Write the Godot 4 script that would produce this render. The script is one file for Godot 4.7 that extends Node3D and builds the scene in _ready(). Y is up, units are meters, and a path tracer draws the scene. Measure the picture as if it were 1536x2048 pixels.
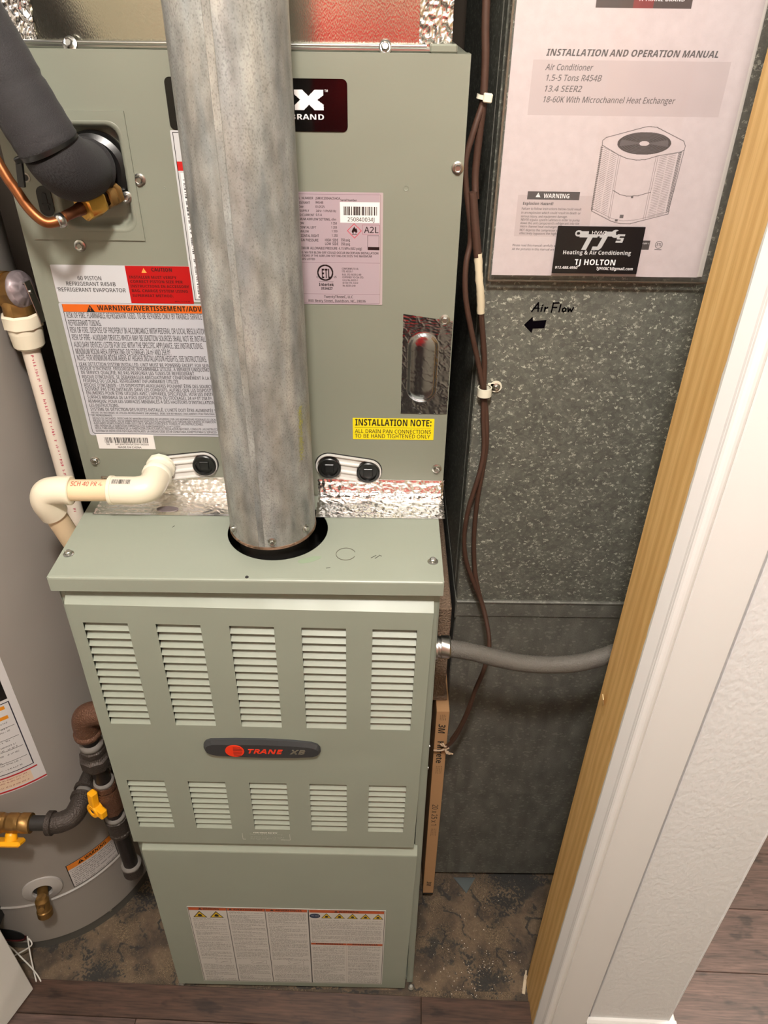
extends Node3D
# ---------------------------------------------------------------- materials, fonts, text on textures
const K := Color(0.09, 0.08, 0.08)
const W := Color(0.93, 0.92, 0.92)
const DR := Color(0.24, 0.02, 0.03)
const G1 := Color(0.26, 0.25, 0.26)
const S1 := Color(0.78, 0.78, 0.78)
var TS: TextServer
var fonts := []
var M := {}
var rng := RandomNumberGenerator.new()

func sm(c: Color, rough := 0.5, metal := 0.0) -> StandardMaterial3D:
	var m := StandardMaterial3D.new()
	m.albedo_color = c; m.roughness = rough; m.metallic = metal
	return m

func tm(im: Image, rough := 0.5, metal := 0.0, sx := 0.0, sy := 0.0) -> StandardMaterial3D:
	var m := sm(Color.WHITE, rough, metal)
	m.albedo_texture = ImageTexture.create_from_image(im)
	if sx > 0.0: m.uv1_scale = Vector3(1.0 / sx, 1.0 / sy, 1.0)
	return m

func bump(m: StandardMaterial3D, freq: float, strength: float, size := 256, kind := FastNoiseLite.TYPE_SIMPLEX_SMOOTH) -> StandardMaterial3D:
	var t := NoiseTexture2D.new(); t.width = size; t.height = size; t.seamless = true; t.as_normal_map = true; t.bump_strength = strength
	var n := noise(7, freq, kind); t.noise = n
	m.normal_enabled = true; m.normal_texture = t
	return m

func noise(sd: int, freq: float, kind := FastNoiseLite.TYPE_SIMPLEX_SMOOTH, oct := 3) -> FastNoiseLite:
	var n := FastNoiseLite.new(); n.seed = sd; n.frequency = freq; n.noise_type = kind; n.fractal_octaves = oct
	if kind == FastNoiseLite.TYPE_CELLULAR: n.cellular_return_type = FastNoiseLite.RETURN_CELL_VALUE; n.fractal_type = FastNoiseLite.FRACTAL_NONE
	return n

func paint(w: int, h: int, f: Callable) -> Image:
	var d := PackedByteArray(); d.resize(w * h * 3)
	var i := 0
	for y in h:
		for x in w:
			var c: Color = f.call(x, y)
			d[i] = clampi(int(c.r * 255.0), 0, 255); d[i + 1] = clampi(int(c.g * 255.0), 0, 255); d[i + 2] = clampi(int(c.b * 255.0), 0, 255)
			i += 3
	return Image.create_from_data(w, h, false, Image.FORMAT_RGB8, d)

func sheet(w: float, h: float, c: Color, fmt := Image.FORMAT_RGB8) -> Image:
	var im := Image.create(int(w), int(h), false, fmt); im.fill(c); return im

func T(im: Image, s: String, x: float, y: float, w: float, h: float, col := K, bold := 0, slant := 0.0) -> void:
	var px := clampi(int(h / 0.714 * 1.7), 14, 120)
	var l := TextLine.new(); l.add_string(s, fonts[bold], px)
	var gl: Array = TS.shaped_text_get_glyphs(l.get_rid())
	var asc: float = l.get_line_ascent()
	var pen := 0.0
	for g in gl:
		TS.font_render_glyph(g.font_rid, Vector2i(px, 0), g.index); pen += g.advance
	var li := Image.create(int(pen) + 8, int(l.get_size().y) + 4, false, Image.FORMAT_LA8)
	var atl := {}
	var adv := pen
	pen = 0.0
	for g in gl:
		var z := Vector2i(px, 0)
		var ti: int = TS.font_get_glyph_texture_idx(g.font_rid, z, g.index)
		if ti >= 0:
			var key := [g.font_rid, ti]
			if not atl.has(key): atl[key] = TS.font_get_texture_image(g.font_rid, z, ti)
			var uv: Rect2 = TS.font_get_glyph_uv_rect(g.font_rid, z, g.index)
			var of: Vector2 = TS.font_get_glyph_offset(g.font_rid, z, g.index)
			li.blit_rect(atl[key], Rect2i(uv), Vector2i(int(pen + g.offset.x + of.x) + 2, int(asc + of.y + g.offset.y)))
		pen += g.advance
	var sy: float = h / (0.714 * px)
	var sx: float = w / adv if w > 0.0 else sy
	li.resize(maxi(1, int(li.get_width() * sx)), maxi(1, int(li.get_height() * sy)), Image.INTERPOLATE_BILINEAR)
	var base := asc * sy
	var d := li.get_data()
	var lw := li.get_width()
	for j in li.get_height():
		var yy := int(y + h - base + j)
		if yy < 0 or yy >= im.get_height(): continue
		var sh := slant * (base - j)
		for i in lw:
			var a := d[(j * lw + i) * 2 + 1] / 255.0
			if a > 0.03:
				var xx := int(x + i + sh)
				if xx >= 0 and xx < im.get_width():
					var o := im.get_pixel(xx, yy)
					if o.a < 0.5: im.set_pixel(xx, yy, Color(col.r, col.g, col.b, 1.0 if a > 0.45 else 0.0))
					else: im.set_pixel(xx, yy, o.lerp(col, a))

func R(im: Image, x: float, y: float, w: float, h: float, c: Color) -> void:
	im.fill_rect(Rect2i(int(x), int(y), maxi(1, int(w)), maxi(1, int(h))), c)

func L(im: Image, x0: float, y0: float, x1: float, y1: float, th: float, c: Color) -> void:
	var n := int(maxf(absf(x1 - x0), absf(y1 - y0))) + 1
	for i in n + 1:
		var t := float(i) / n
		R(im, lerpf(x0, x1, t) - th / 2, lerpf(y0, y1, t) - th / 2, th, th, c)

func PL(im: Image, p: Array, th: float, c: Color) -> void:
	for i in p.size() - 1: L(im, p[i].x, p[i].y, p[i + 1].x, p[i + 1].y, th, c)

func PG(im: Image, p: PackedVector2Array, c: Color) -> void:
	var y0 := 1e9; var y1 := -1e9
	for v in p: y0 = minf(y0, v.y); y1 = maxf(y1, v.y)
	for y in range(int(y0), int(y1) + 1):
		var xs := []
		for i in p.size():
			var a := p[i]; var b := p[(i + 1) % p.size()]
			if (a.y > y) != (b.y > y): xs.append(a.x + (y - a.y) / (b.y - a.y) * (b.x - a.x))
		xs.sort()
		for k in range(0, xs.size() - 1, 2): R(im, xs[k], y, xs[k + 1] - xs[k] + 1, 1, c)

func EL(im: Image, cx: float, cy: float, rx: float, ry: float, c: Color, th := 0.0) -> void:
	var p := PackedVector2Array()
	for i in 49: p.append(Vector2(cx + rx * cos(TAU * i / 48), cy + ry * sin(TAU * i / 48)))
	if th > 0.0: PL(im, Array(p), th, c)
	else: PG(im, p, c)

func greek(im: Image, x: float, y: float, w: float, h: float, c: Color) -> void:
	var p := x
	while p < x + w:
		var nl := rng.randi_range(2, 9)
		for k in nl:
			if p > x + w: break
			var lw := h * rng.randf_range(0.35, 0.6)
			var t := maxf(1.0, h * 0.2)
			if rng.randf() < 0.75: R(im, p, y, t, h, c)
			if rng.randf() < 0.6: R(im, p + lw - t, y + (h * 0.3 if rng.randf() < 0.4 else 0.0), t, h * 0.7, c)
			if rng.randf() < 0.6: R(im, p, y + h * rng.randf_range(0, 0.85), lw, t * 0.8, c)
			p += lw + t * 0.9
		p += h * 0.55

func lines(im: Image, x: float, y: float, w: float, y1: float, h: float, pitch: float, c: Color) -> void:
	while y < y1:
		greek(im, x, y, w * (1.0 if rng.randf() < 0.7 else rng.randf_range(0.3, 0.95)), h, c)
		y += pitch * (1.0 if rng.randf() < 0.8 else 1.7)

func barcode(im: Image, x: float, y: float, w: float, h: float) -> void:
	var p := x
	while p < x + w:
		var a := rng.randi_range(1, 4)
		R(im, p, y, minf(a, x + w - p), h, K)
		p += a + rng.randi_range(1, 4)

func hazard(im: Image, x: float, y: float, s: float, f: Color, k: Color) -> void:   # a warning triangle with its exclamation mark
	PG(im, [Vector2(x + s / 2, y), Vector2(x + s, y + s * 0.88), Vector2(x, y + s * 0.88)], k)
	R(im, x + s * 0.46, y + s * 0.28, s * 0.1, s * 0.32, f); R(im, x + s * 0.46, y + s * 0.68, s * 0.1, s * 0.1, f)

# ---------------------------------------------------------------- mesh building
class G:
	var s := SurfaceTool.new()
	var xf := Transform3D.IDENTITY
	var grp := 10
	func _init(x := Transform3D.IDENTITY):
		xf = x; s.begin(Mesh.PRIMITIVE_TRIANGLES); s.set_smooth_group(-1)
	func puv(p: Vector3, h: Vector3) -> Vector2:
		var a := h.abs()
		if a.x >= a.y and a.x >= a.z: return Vector2(p.z, -p.y)
		if a.y >= a.z: return Vector2(p.x, p.z)
		return Vector2(p.x, -p.y)
	func tri(a: Vector3, b: Vector3, c: Vector3, h: Vector3, ua: Vector2, ub: Vector2, uc: Vector2):
		var flip := (b - a).cross(c - a).dot(h) > 0.0
		s.set_uv(ua); s.add_vertex(xf * a)
		if flip:
			s.set_uv(uc); s.add_vertex(xf * c); s.set_uv(ub); s.add_vertex(xf * b)
		else:
			s.set_uv(ub); s.add_vertex(xf * b); s.set_uv(uc); s.add_vertex(xf * c)
	func face(p: Array, h: Vector3, uv := []):
		for i in range(1, p.size() - 1):
			if uv.is_empty(): tri(p[0], p[i], p[i + 1], h, puv(p[0], h), puv(p[i], h), puv(p[i + 1], h))
			else: tri(p[0], p[i], p[i + 1], h, uv[0], uv[i], uv[i + 1])
	func box(mn: Vector3, mx: Vector3, b := 0.0, t := Transform3D.IDENTITY) -> G:
		var c := (mn + mx) / 2; var e := (mx - mn) / 2
		b = minf(b, minf(e.x, minf(e.y, e.z)) * 0.9)
		for ax in 3:
			for sg in [-1.0, 1.0]:
				var u := (ax + 1) % 3; var v := (ax + 2) % 3
				var n := Vector3.ZERO; n[ax] = sg
				var q := []
				for k in [[-1, -1], [1, -1], [1, 1], [-1, 1]]:
					var p := Vector3.ZERO
					p[ax] = sg * e[ax]; p[u] = k[0] * (e[u] - b); p[v] = k[1] * (e[v] - b)
					q.append(t * (c + p))
				face(q, t.basis * n)
		if b > 0.0:
			for ax in 3:
				var u := (ax + 1) % 3; var v := (ax + 2) % 3
				for su in [-1.0, 1.0]:
					for sv in [-1.0, 1.0]:
						var q := []
						for k in [[-1, 0], [1, 0], [1, 1], [-1, 1]]:
							var p := Vector3.ZERO
							p[ax] = k[0] * (e[ax] - b); p[u] = su * (e[u] - b * k[1]); p[v] = sv * (e[v] - b * (1 - k[1]))
							q.append(t * (c + p))
						var n := Vector3.ZERO; n[u] = su; n[v] = sv
						face(q, t.basis * n)
			for sx in [-1.0, 1.0]:
				for sy in [-1.0, 1.0]:
					for sz in [-1.0, 1.0]:
						var sg := Vector3(sx, sy, sz)
						face([t * (c + sg * Vector3(e.x, e.y - b, e.z - b)), t * (c + sg * Vector3(e.x - b, e.y, e.z - b)), t * (c + sg * Vector3(e.x - b, e.y - b, e.z))], t.basis * sg)
		return self
	func tube(p: Array, r, n := 18, caps := true, rib := 0.0) -> G:
		var rings := []
		var up := Vector3.UP
		var d0: Vector3 = (p[1] - p[0]).normalized()
		if absf(d0.dot(up)) > 0.9: up = Vector3.RIGHT
		var len := 0.0
		for i in p.size():
			var d: Vector3 = (p[mini(i + 1, p.size() - 1)] - p[maxi(i - 1, 0)]).normalized()
			var sd := d.cross(up).normalized(); up = sd.cross(d).normalized()
			var rr: float = r[i] if r is Array else r
			if rib > 0.0 and i % 2 == 1: rr += rib
			if i > 0: len += p[i].distance_to(p[i - 1])
			var ring := []
			for k in n + 1:
				var a := TAU * k / n
				ring.append([p[i] + (sd * cos(a) + up * sin(a)) * rr, Vector2(a * rr, len)])
			rings.append(ring)
		s.set_smooth_group(1)
		for i in p.size() - 1:
			for k in n:
				var a = rings[i][k]; var b = rings[i][k + 1]; var c = rings[i + 1][k + 1]; var e = rings[i + 1][k]
				face([a[0], b[0], c[0], e[0]], (a[0] + b[0] + c[0] + e[0]) / 4 - (p[i] + p[i + 1]) / 2, [a[1], b[1], c[1], e[1]])
		s.set_smooth_group(-1)
		if caps:
			for q in [0, p.size() - 1]:
				var f := []
				for k in n: f.append(rings[q][k][0])
				face(f, (p[q] - p[1 if q == 0 else q - 1]))
		return self
	func lathe(pr: Array, o: Vector3, ax: Vector3, n := 32, smooth := false, a0 := 0.0, a1 := TAU) -> G:   # pr: (radius, height) upwards along the outside
		var u := Vector3.RIGHT if absf(ax.y) > 0.9 else Vector3.UP
		ax = ax.normalized()
		var e1 := (u - ax * u.dot(ax)).normalized(); var e2 := ax.cross(e1)
		for i in pr.size() - 1:
			if not smooth: grp += 1
			s.set_smooth_group(1 if smooth else grp)
			var p: Vector2 = pr[i]; var q: Vector2 = pr[i + 1]
			for k in n:
				var t0 := lerpf(a0, a1, float(k) / n); var t1 := lerpf(a0, a1, float(k + 1) / n)
				var r0 := e1 * cos(t0) + e2 * sin(t0); var r1 := e1 * cos(t1) + e2 * sin(t1)
				var h := (r0 + r1) * 0.5 * (q.y - p.y) - ax * (q.x - p.x)
				var rr := maxf(p.x, q.x)
				var f := [o + r0 * p.x + ax * p.y, o + r1 * p.x + ax * p.y, o + r1 * q.x + ax * q.y, o + r0 * q.x + ax * q.y]
				var uv := [Vector2(t0 * rr, p.y + p.x), Vector2(t1 * rr, p.y + p.x), Vector2(t1 * rr, q.y + q.x), Vector2(t0 * rr, q.y + q.x)]
				if q.x < 1e-6: face([f[0], f[1], f[2]], h, [uv[0], uv[1], uv[2]])
				elif p.x < 1e-6: face([f[0], f[2], f[3]], h, [uv[0], uv[2], uv[3]])
				else: face(f, h, uv)
		s.set_smooth_group(-1)
		return self
	func extrude(poly: PackedVector2Array, o: Vector3, ux: Vector3, uy: Vector3, uz: Vector3, depth: float, uvrect := Rect2(), sm_side := false) -> G:
		var ix := Geometry2D.triangulate_polygon(poly)
		for k in range(0, ix.size(), 3):
			var f := []; var b := []; var uv := []
			for j in 3:
				var v := poly[ix[k + j]]
				var w := o + ux * v.x + uy * v.y
				f.append(w + uz * depth); b.append(w)
				if uvrect.size.x > 0.0: uv.append(Vector2((v.x - uvrect.position.x) / uvrect.size.x, 1.0 - (v.y - uvrect.position.y) / uvrect.size.y))
			face(f, uz, uv); face(b, -uz, uv)
		var ccw := not Geometry2D.is_polygon_clockwise(poly)
		if sm_side: s.set_smooth_group(2)
		for i in poly.size():
			var a := poly[i]; var b := poly[(i + 1) % poly.size()]
			var d := b - a
			var n2 := Vector2(d.y, -d.x) if ccw else Vector2(-d.y, d.x)
			var n := ux * n2.x + uy * n2.y
			var pa := o + ux * a.x + uy * a.y; var pb := o + ux * b.x + uy * b.y
			var e := Vector2(0.002, 0.002)
			if uvrect.size.x > 0.0: face([pa, pb, pb + uz * depth, pa + uz * depth], n, [e, e, e, e])
			else: face([pa, pb, pb + uz * depth, pa + uz * depth], n)
		s.set_smooth_group(-1)
		return self
	func grid(nx: int, ny: int, f: Callable, hint: Vector3, uvs := Vector2.ONE) -> G:   # f(u, v) -> point; smooth sheet
		s.set_smooth_group(3)
		var pts := []
		for j in ny + 1:
			for i in nx + 1: pts.append(f.call(float(i) / nx, float(j) / ny))
		for j in ny:
			for i in nx:
				var k := j * (nx + 1) + i
				var u := [Vector2(i, j), Vector2(i + 1, j), Vector2(i + 1, j + 1), Vector2(i, j + 1)]
				for q in 4: u[q] = Vector2(u[q].x / nx, u[q].y / ny) * uvs
				var c: Vector3 = hint
				if hint == Vector3.ZERO:
					c = (pts[k + 1] - pts[k]).cross(pts[k + nx + 1] - pts[k])
				face([pts[k], pts[k + 1], pts[k + nx + 2], pts[k + nx + 1]], c, u)
		s.set_smooth_group(-1)
		return self
	func mesh() -> ArrayMesh:
		s.generate_normals()
		return s.commit()

func rr(x0: float, y0: float, x1: float, y1: float, r: float, n := 5) -> PackedVector2Array:
	var p := PackedVector2Array()
	for q in [[x1 - r, y0 + r, -PI / 2], [x1 - r, y1 - r, 0.0], [x0 + r, y1 - r, PI / 2], [x0 + r, y0 + r, PI]]:
		for i in n + 1:
			var a: float = q[2] + PI / 2 * i / n
			p.append(Vector2(q[0] + r * cos(a), q[1] + r * sin(a)))
			if r <= 0.0: break
	return p

func circ(cx: float, cy: float, r: float, n := 24, ry := 0.0) -> PackedVector2Array:
	var p := PackedVector2Array()
	for i in n: p.append(Vector2(cx + r * cos(TAU * i / n), cy + (ry if ry > 0.0 else r) * sin(TAU * i / n)))
	return p

func spline(p: Array, sub := 8) -> Array:
	var o := []
	for i in p.size() - 1:
		var a: Vector3 = p[maxi(i - 1, 0)]; var d: Vector3 = p[mini(i + 2, p.size() - 1)]
		for k in sub: o.append(p[i].cubic_interpolate(p[i + 1], a, d, float(k) / sub))
	o.append(p[p.size() - 1])
	return o

# ---------------------------------------------------------------- scene objects
var taken := {}
func numbered(n: String) -> String:
	taken[n] = taken.get(n, -1) + 1
	return n if taken[n] == 0 else "%s_%03d" % [n, taken[n]]

func thing(called: String, label: String, cat: String, at := Vector3.ZERO, group := "") -> Node3D:
	var o := Node3D.new(); o.name = numbered(called); add_child(o, true); o.position = at
	o.set_meta("label", label); o.set_meta("category", cat)
	if group != "": o.set_meta("group", group)
	return o

func origin_of(n: Node) -> Vector3:
	var p := Vector3.ZERO
	while n != self and n != null:
		p += (n as Node3D).position; n = n.get_parent()
	return p

func part(called: String, g, mat: Material, parent: Node3D, lab := "") -> MeshInstance3D:   # g is in world coordinates
	var o := MeshInstance3D.new(); o.name = called
	o.mesh = g.mesh() if g is G else g
	o.material_override = mat
	parent.add_child(o, true)
	o.position = -origin_of(parent)
	if lab != "": o.set_meta("label", lab)
	return o

func put(called: String, mesh: Mesh, mat: Material, parent: Node3D, t: Transform3D) -> MeshInstance3D:   # a shared mesh at a world transform
	var o := MeshInstance3D.new(); o.name = called; o.mesh = mesh; o.material_override = mat
	parent.add_child(o, true)
	o.transform = Transform3D(t.basis, t.origin - origin_of(parent))
	return o

func struct(called: String, g, mat: Material) -> MeshInstance3D:
	var o := MeshInstance3D.new(); o.name = called; o.mesh = g.mesh() if g is G else g; o.material_override = mat
	add_child(o, true); o.set_meta("kind", "structure")
	return o

func facing(at: Vector3, dir: Vector3, spin := 0.0) -> Transform3D:   # local +y along dir
	var y := dir.normalized()
	var x := Vector3.RIGHT if absf(y.x) < 0.8 else Vector3.UP
	x = (x - y * x.dot(y)).normalized()
	return Transform3D(Basis(x, y, x.cross(y)) * Basis(Vector3.UP, spin), at)

func sticker(called: String, im: Image, box: Array, z: float, parent: Node3D, rad := 0.001, rough := 0.4, xf := Transform3D.IDENTITY) -> MeshInstance3D:   # box: x0, ytop, x1, ybottom
	var g := G.new(xf)
	g.extrude(rr(box[0], box[3], box[2], box[1], rad), Vector3(0, 0, z - 0.0003), Vector3.RIGHT, Vector3.UP, Vector3.BACK, 0.0006, Rect2(box[0], box[3], box[2] - box[0], box[1] - box[3]))
	return part(called, g, tm(im, rough), parent)

func curved(called: String, mat: Material, o: Vector3, ax: Vector3, ref: Vector3, r: float, a0: float, a1: float, h0: float, h1: float, parent: Node3D, along := false) -> MeshInstance3D:   # print or label curved round a cylinder
	ax = ax.normalized(); var e1 := (ref - ax * ref.dot(ax)).normalized(); var e2 := ax.cross(e1)
	var g := G.new()
	var n := 14
	g.s.set_smooth_group(4)
	for i in n:
		var q := []; var uv := []
		for k in [[0, 0], [1, 0], [1, 1], [0, 1]]:
			var t := float(i + k[0]) / n
			var a := lerpf(a0, a1, t)
			q.append(o + (e1 * cos(a) + e2 * sin(a)) * r + ax * lerpf(h0, h1, k[1]))
			uv.append(Vector2(k[1], t) if along else Vector2(t, 1.0 - k[1]))
		g.face(q, e1 * cos(lerpf(a0, a1, (i + 0.5) / n)) + e2 * sin(lerpf(a0, a1, (i + 0.5) / n)), uv)
	return part(called, g, mat, parent)

func cutout(im: Image, rough := 0.5) -> StandardMaterial3D:
	var m := tm(im, rough); m.transparency = BaseMaterial3D.TRANSPARENCY_ALPHA_SCISSOR; m.alpha_scissor_threshold = 0.5
	return m
# ---------------------------------------------------------------- materials
func make_materials() -> void:
	M.coil = bump(sm(Color(0.472, 0.480, 0.428), 0.40), 0.02, 0.4)
	M.furn = bump(sm(Color(0.545, 0.567, 0.515), 0.40), 0.02, 0.4)
	M.dark = sm(Color(0.16, 0.155, 0.15), 0.7)
	M.steel = sm(Color(0.62, 0.61, 0.58), 0.4, 0.8)
	M.zinc = sm(Color(0.72, 0.72, 0.70), 0.28, 1.0)
	M.rust = sm(Color(0.34, 0.2, 0.13), 0.8)
	M.foil = bump(sm(Color(0.95, 0.94, 0.93), 0.24, 1.0), 0.03, 0.9)
	M.foil.uv1_scale = Vector3(12, 12, 1)
	M.mirror = bump(sm(Color(0.80, 0.79, 0.74), 0.20, 1.0), 0.2, 0.22)
	M.mirror.uv1_scale = Vector3(20, 6, 1)
	M.black = sm(Color(0.035, 0.035, 0.035), 0.35)
	M.foam = bump(sm(Color(0.105, 0.095, 0.10), 0.85), 0.15, 1.2)
	M.foam.uv1_scale = Vector3(14, 14, 1); M.foam.rim_enabled = true; M.foam.rim = 0.15
	M.pvc = bump(sm(Color(0.88, 0.84, 0.75), 0.38), 0.02, 1.0)
	M.pvcpipe = sm(Color(0.87, 0.77, 0.63), 0.45)
	M.cpvc = sm(Color(0.88, 0.83, 0.77), 0.4)
	M.brass = sm(Color(0.86, 0.68, 0.32), 0.3, 0.85)
	M.oldbrass = bump(sm(Color(0.55, 0.42, 0.24), 0.42, 0.8), 0.05, 3.0)
	M.copper = sm(Color(0.50, 0.30, 0.17), 0.38, 0.8)
	M.oldcopper = sm(Color(0.42, 0.26, 0.17), 0.45, 0.8)
	M.iron = bump(sm(Color(0.25, 0.22, 0.2), 0.5, 0.5), 0.06, 4.0)
	M.iron.uv1_scale = Vector3(20, 20, 1)
	M.rustiron = bump(sm(Color(0.36, 0.24, 0.17), 0.6, 0.3), 0.06, 5.0)
	M.rustiron.uv1_scale = Vector3(20, 20, 1)
	M.yellow = sm(Color(0.95, 0.66, 0.06), 0.4)
	M.dope = sm(Color(0.44, 0.42, 0.40), 0.75)
	M.farwall = sm(Color(0.68, 0.655, 0.58), 0.8)
	M.heater = bump(sm(Color(0.575, 0.55, 0.525), 0.45), 0.015, 0.5)
	M.heaterbase = sm(Color(0.32, 0.31, 0.29), 0.6)
	M.white = bump(sm(Color(0.87, 0.86, 0.84), 0.5), 0.02, 0.8)
	M.wall = bump(sm(Color(0.87, 0.87, 0.875), 0.75), 0.05, 0.7)
	M.wall.uv1_scale = Vector3(9, 5, 1)
	M.trimw = sm(Color(0.87, 0.865, 0.86), 0.45)
	M.plaster = sm(Color(0.80, 0.80, 0.78), 0.9)
	M.cable = sm(Color(0.25, 0.165, 0.125), 0.5)
	M.cabledust = bump(sm(Color(0.33, 0.25, 0.19), 0.9), 0.3, 6.0)
	M.nylon = sm(Color(0.86, 0.84, 0.76), 0.4)
	M.conduit = bump(sm(Color(0.34, 0.325, 0.30), 0.65), 0.2, 1.5); M.conduit.uv1_scale = Vector3(8, 8, 1)
	M.badge = sm(Color(0.17, 0.175, 0.18), 0.5)
	M.orange = sm(Color(0.85, 0.2, 0.07), 0.45)
	M.ink = sm(Color(0.02, 0.012, 0.025), 0.6)
	M.ink.metallic_specular = 0.1
	M.dustliner = bump(sm(Color(0.46, 0.38, 0.31), 0.9), 0.1, 4.0); M.dustliner.uv1_scale = Vector3(8, 8, 1)
	M.cardboard = sm(Color(0.68, 0.52, 0.36), 0.8)
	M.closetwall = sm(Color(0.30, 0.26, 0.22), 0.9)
	M.plastic = sm(Color(0.75, 0.74, 0.7, 0.05), 0.06); M.plastic.transparency = BaseMaterial3D.TRANSPARENCY_ALPHA
	M.ptfe = sm(Color(0.9, 0.88, 0.8), 0.6)
	# galvanised duct sheet with spangle
	var cell := noise(3, 0.14, FastNoiseLite.TYPE_CELLULAR); var c2 := noise(5, 0.07, FastNoiseLite.TYPE_CELLULAR); var fb := noise(9, 0.008); var fine := noise(4, 0.25)
	var im := paint(1024, 1024, func(x, y):
		var v := cell.get_noise_2d(x + 9.0 * fine.get_noise_2d(x * 0.4, y * 0.4), y * 1.35 + 9.0 * fine.get_noise_2d(y * 0.4 + 90, x * 0.4)); var w := c2.get_noise_2d(x, y); var f := fb.get_noise_2d(x, y)
		var b := 0.39 + 0.04 * f + 0.03 * w + 0.03 * fine.get_noise_2d(x, y)
		if v > 0.80 - 0.10 * w: b += 0.05 + 1.1 * maxf(0.0, v - 0.72)
		elif v > 0.45: b += 0.05
		return Color(b * 0.985, b * 0.99, b * 0.91))
	M.duct = tm(im, 0.55, 0.35, 0.36, 0.36)
	im = paint(512, 512, func(x, y):
		var f := fb.get_noise_2d(x * 2.0, y * 0.8); var v := cell.get_noise_2d(x, y * 1.3)
		var b := 0.40 + 0.07 * f + 0.04 * fine.get_noise_2d(x, y * 0.6) + (0.07 if v > 0.82 else 0.0)
		return Color(b * 0.995, b * 0.985, b * 0.915))
	M.ductlow = tm(im, 0.6, 0.35, 0.3, 0.3)
	# weathered vent pipe
	var spk := noise(21, 0.18); var str1 := noise(22, 0.011); var str2 := noise(23, 0.03); var mot := noise(24, 0.05)
	im = paint(512, 1024, func(x, y0):
		var y: float = y0 * 1.55
		var st := str1.get_noise_2d(x * 1.6, y * 0.28); var mm := mot.get_noise_2d(x, y * 0.5)
		var b := 0.575 + 0.12 * st + 0.05 * str2.get_noise_2d(x * 1.4, y * 0.25) + 0.08 * mot.get_noise_2d(x * 0.35, y * 0.2) + 0.05 * mm + 0.05 * fine.get_noise_2d(x * 1.7, y * 1.7)
		var s := spk.get_noise_2d(x * 1.5, y * 1.2)
		if s > 0.36 - 0.30 * st: b -= 0.09
		var warm := 0.02 * str2.get_noise_2d(x * 0.8 + 300, y * 0.15)
		return Color(b * 0.985 + warm, b * 0.985, b * 0.955 - warm))
	M.pipe = tm(im, 0.48, 0.4, 0.32, 1.0)
	# old floor: adhesive, paint and trowel ridges
	var f1 := noise(31, 0.006, FastNoiseLite.TYPE_SIMPLEX_SMOOTH, 5); var f2 := noise(32, 0.009, FastNoiseLite.TYPE_SIMPLEX_SMOOTH, 5); var f3 := noise(33, 0.09); var f4 := noise(34, 0.45)
	var hm := Image.create(1024, 1024, false, Image.FORMAT_L8)
	im = paint(1024, 1024, func(x, y):
		var p := f1.get_noise_2d(x, y); var q := f2.get_noise_2d(x, y); var r := f3.get_noise_2d(x, y); var t := f4.get_noise_2d(x, y)
		var c := Color(0.40, 0.335, 0.26).lerp(Color(0.265, 0.22, 0.175), smoothstep(-0.3, 0.3, q + 0.25 * r))
		var ang := p * 6.0
		var rid := sin((x * cos(ang) + y * sin(ang)) * 0.62 + q * 3.0)
		var ta := smoothstep(-0.05, 0.2, f1.get_noise_2d(x + 500, y - 300) + 0.3 * r)
		c = c.lerp(Color(0.56, 0.48, 0.36) if rid > 0.1 else Color(0.20, 0.165, 0.13), 0.5 * ta * (0.6 + 0.9 * absf(q)))
		var e := absf(f2.get_noise_2d(x * 0.8 + 900, y * 0.8))
		var dk := smoothstep(0.09, 0.02, e) * smoothstep(-0.15, 0.2, p + 0.4 * r) * 0.9
		dk = maxf(dk, smoothstep(0.10, 0.26, f2.get_noise_2d(x * 0.5 + 300, y * 0.5 + 77) + 0.45 * r) * smoothstep(0.0, 0.2, f1.get_noise_2d(x * 0.7 + 90, y * 0.7 - 700) + 0.0004 * (x - 400)))
		c = c.lerp(Color(0.13, 0.13, 0.125), 0.85 * dk)
		c = c * (1.0 + 0.16 * t + 0.16 * r)
		if t > 0.58 and r > 0.2: c = c.lerp(Color(0.75, 0.72, 0.65), 0.7)
		hm.set_pixel(x, y, Color(0.5 + 0.25 * rid * ta + 0.2 * r - 0.2 * dk, 0, 0))
		return c)
	M.slab = tm(im, 0.8, 0.0, 0.75, 0.75)
	M.slab.heightmap_enabled = true; M.slab.heightmap_texture = ImageTexture.create_from_image(hm); M.slab.heightmap_scale = 0.15
	# floor boards, two variants
	for k in 2:
		var g1 := noise(41 + k, 0.012, FastNoiseLite.TYPE_SIMPLEX_SMOOTH, 4); var g2 := noise(51 + k, 0.05, FastNoiseLite.TYPE_SIMPLEX_SMOOTH, 4)
		im = paint(1024, 160, func(x, y):
			var a := g1.get_noise_2d(x * 0.5, y * 3.5); var b := g2.get_noise_2d(x * 0.35, y * 4.0); var kn := g1.get_noise_2d(x + 700, y * 1.5)
			var v := 0.325 + 0.08 * a + 0.09 * b - 0.1 * smoothstep(0.25, 0.6, kn)
			if b < -0.5: v -= 0.03
			return Color(v * 1.04, v * 0.815, v * 0.735))
		M["board%d" % k] = tm(im, 0.42, 0.0, 1.1, 0.125)
	# bare pine
	var w1 := noise(61, 0.01); var w2 := noise(62, 0.06)
	im = paint(256, 1024, func(x, y):
		var gr := sin(x * 0.16 + 2.5 * w1.get_noise_2d(x * 0.5, y * 0.25) + 0.5 * w2.get_noise_2d(x * 0.3, y * 0.06))
		var v := 0.03 * gr + 0.035 * w2.get_noise_2d(x * 4.0, y * 0.2) + 0.03 * w1.get_noise_2d(x, y * 0.4)
		return Color(0.80 + v, 0.645 + v * 1.15, 0.40 + v * 1.2))
	M.pine = tm(im, 0.55, 0.0, 0.10, 0.8)

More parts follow.
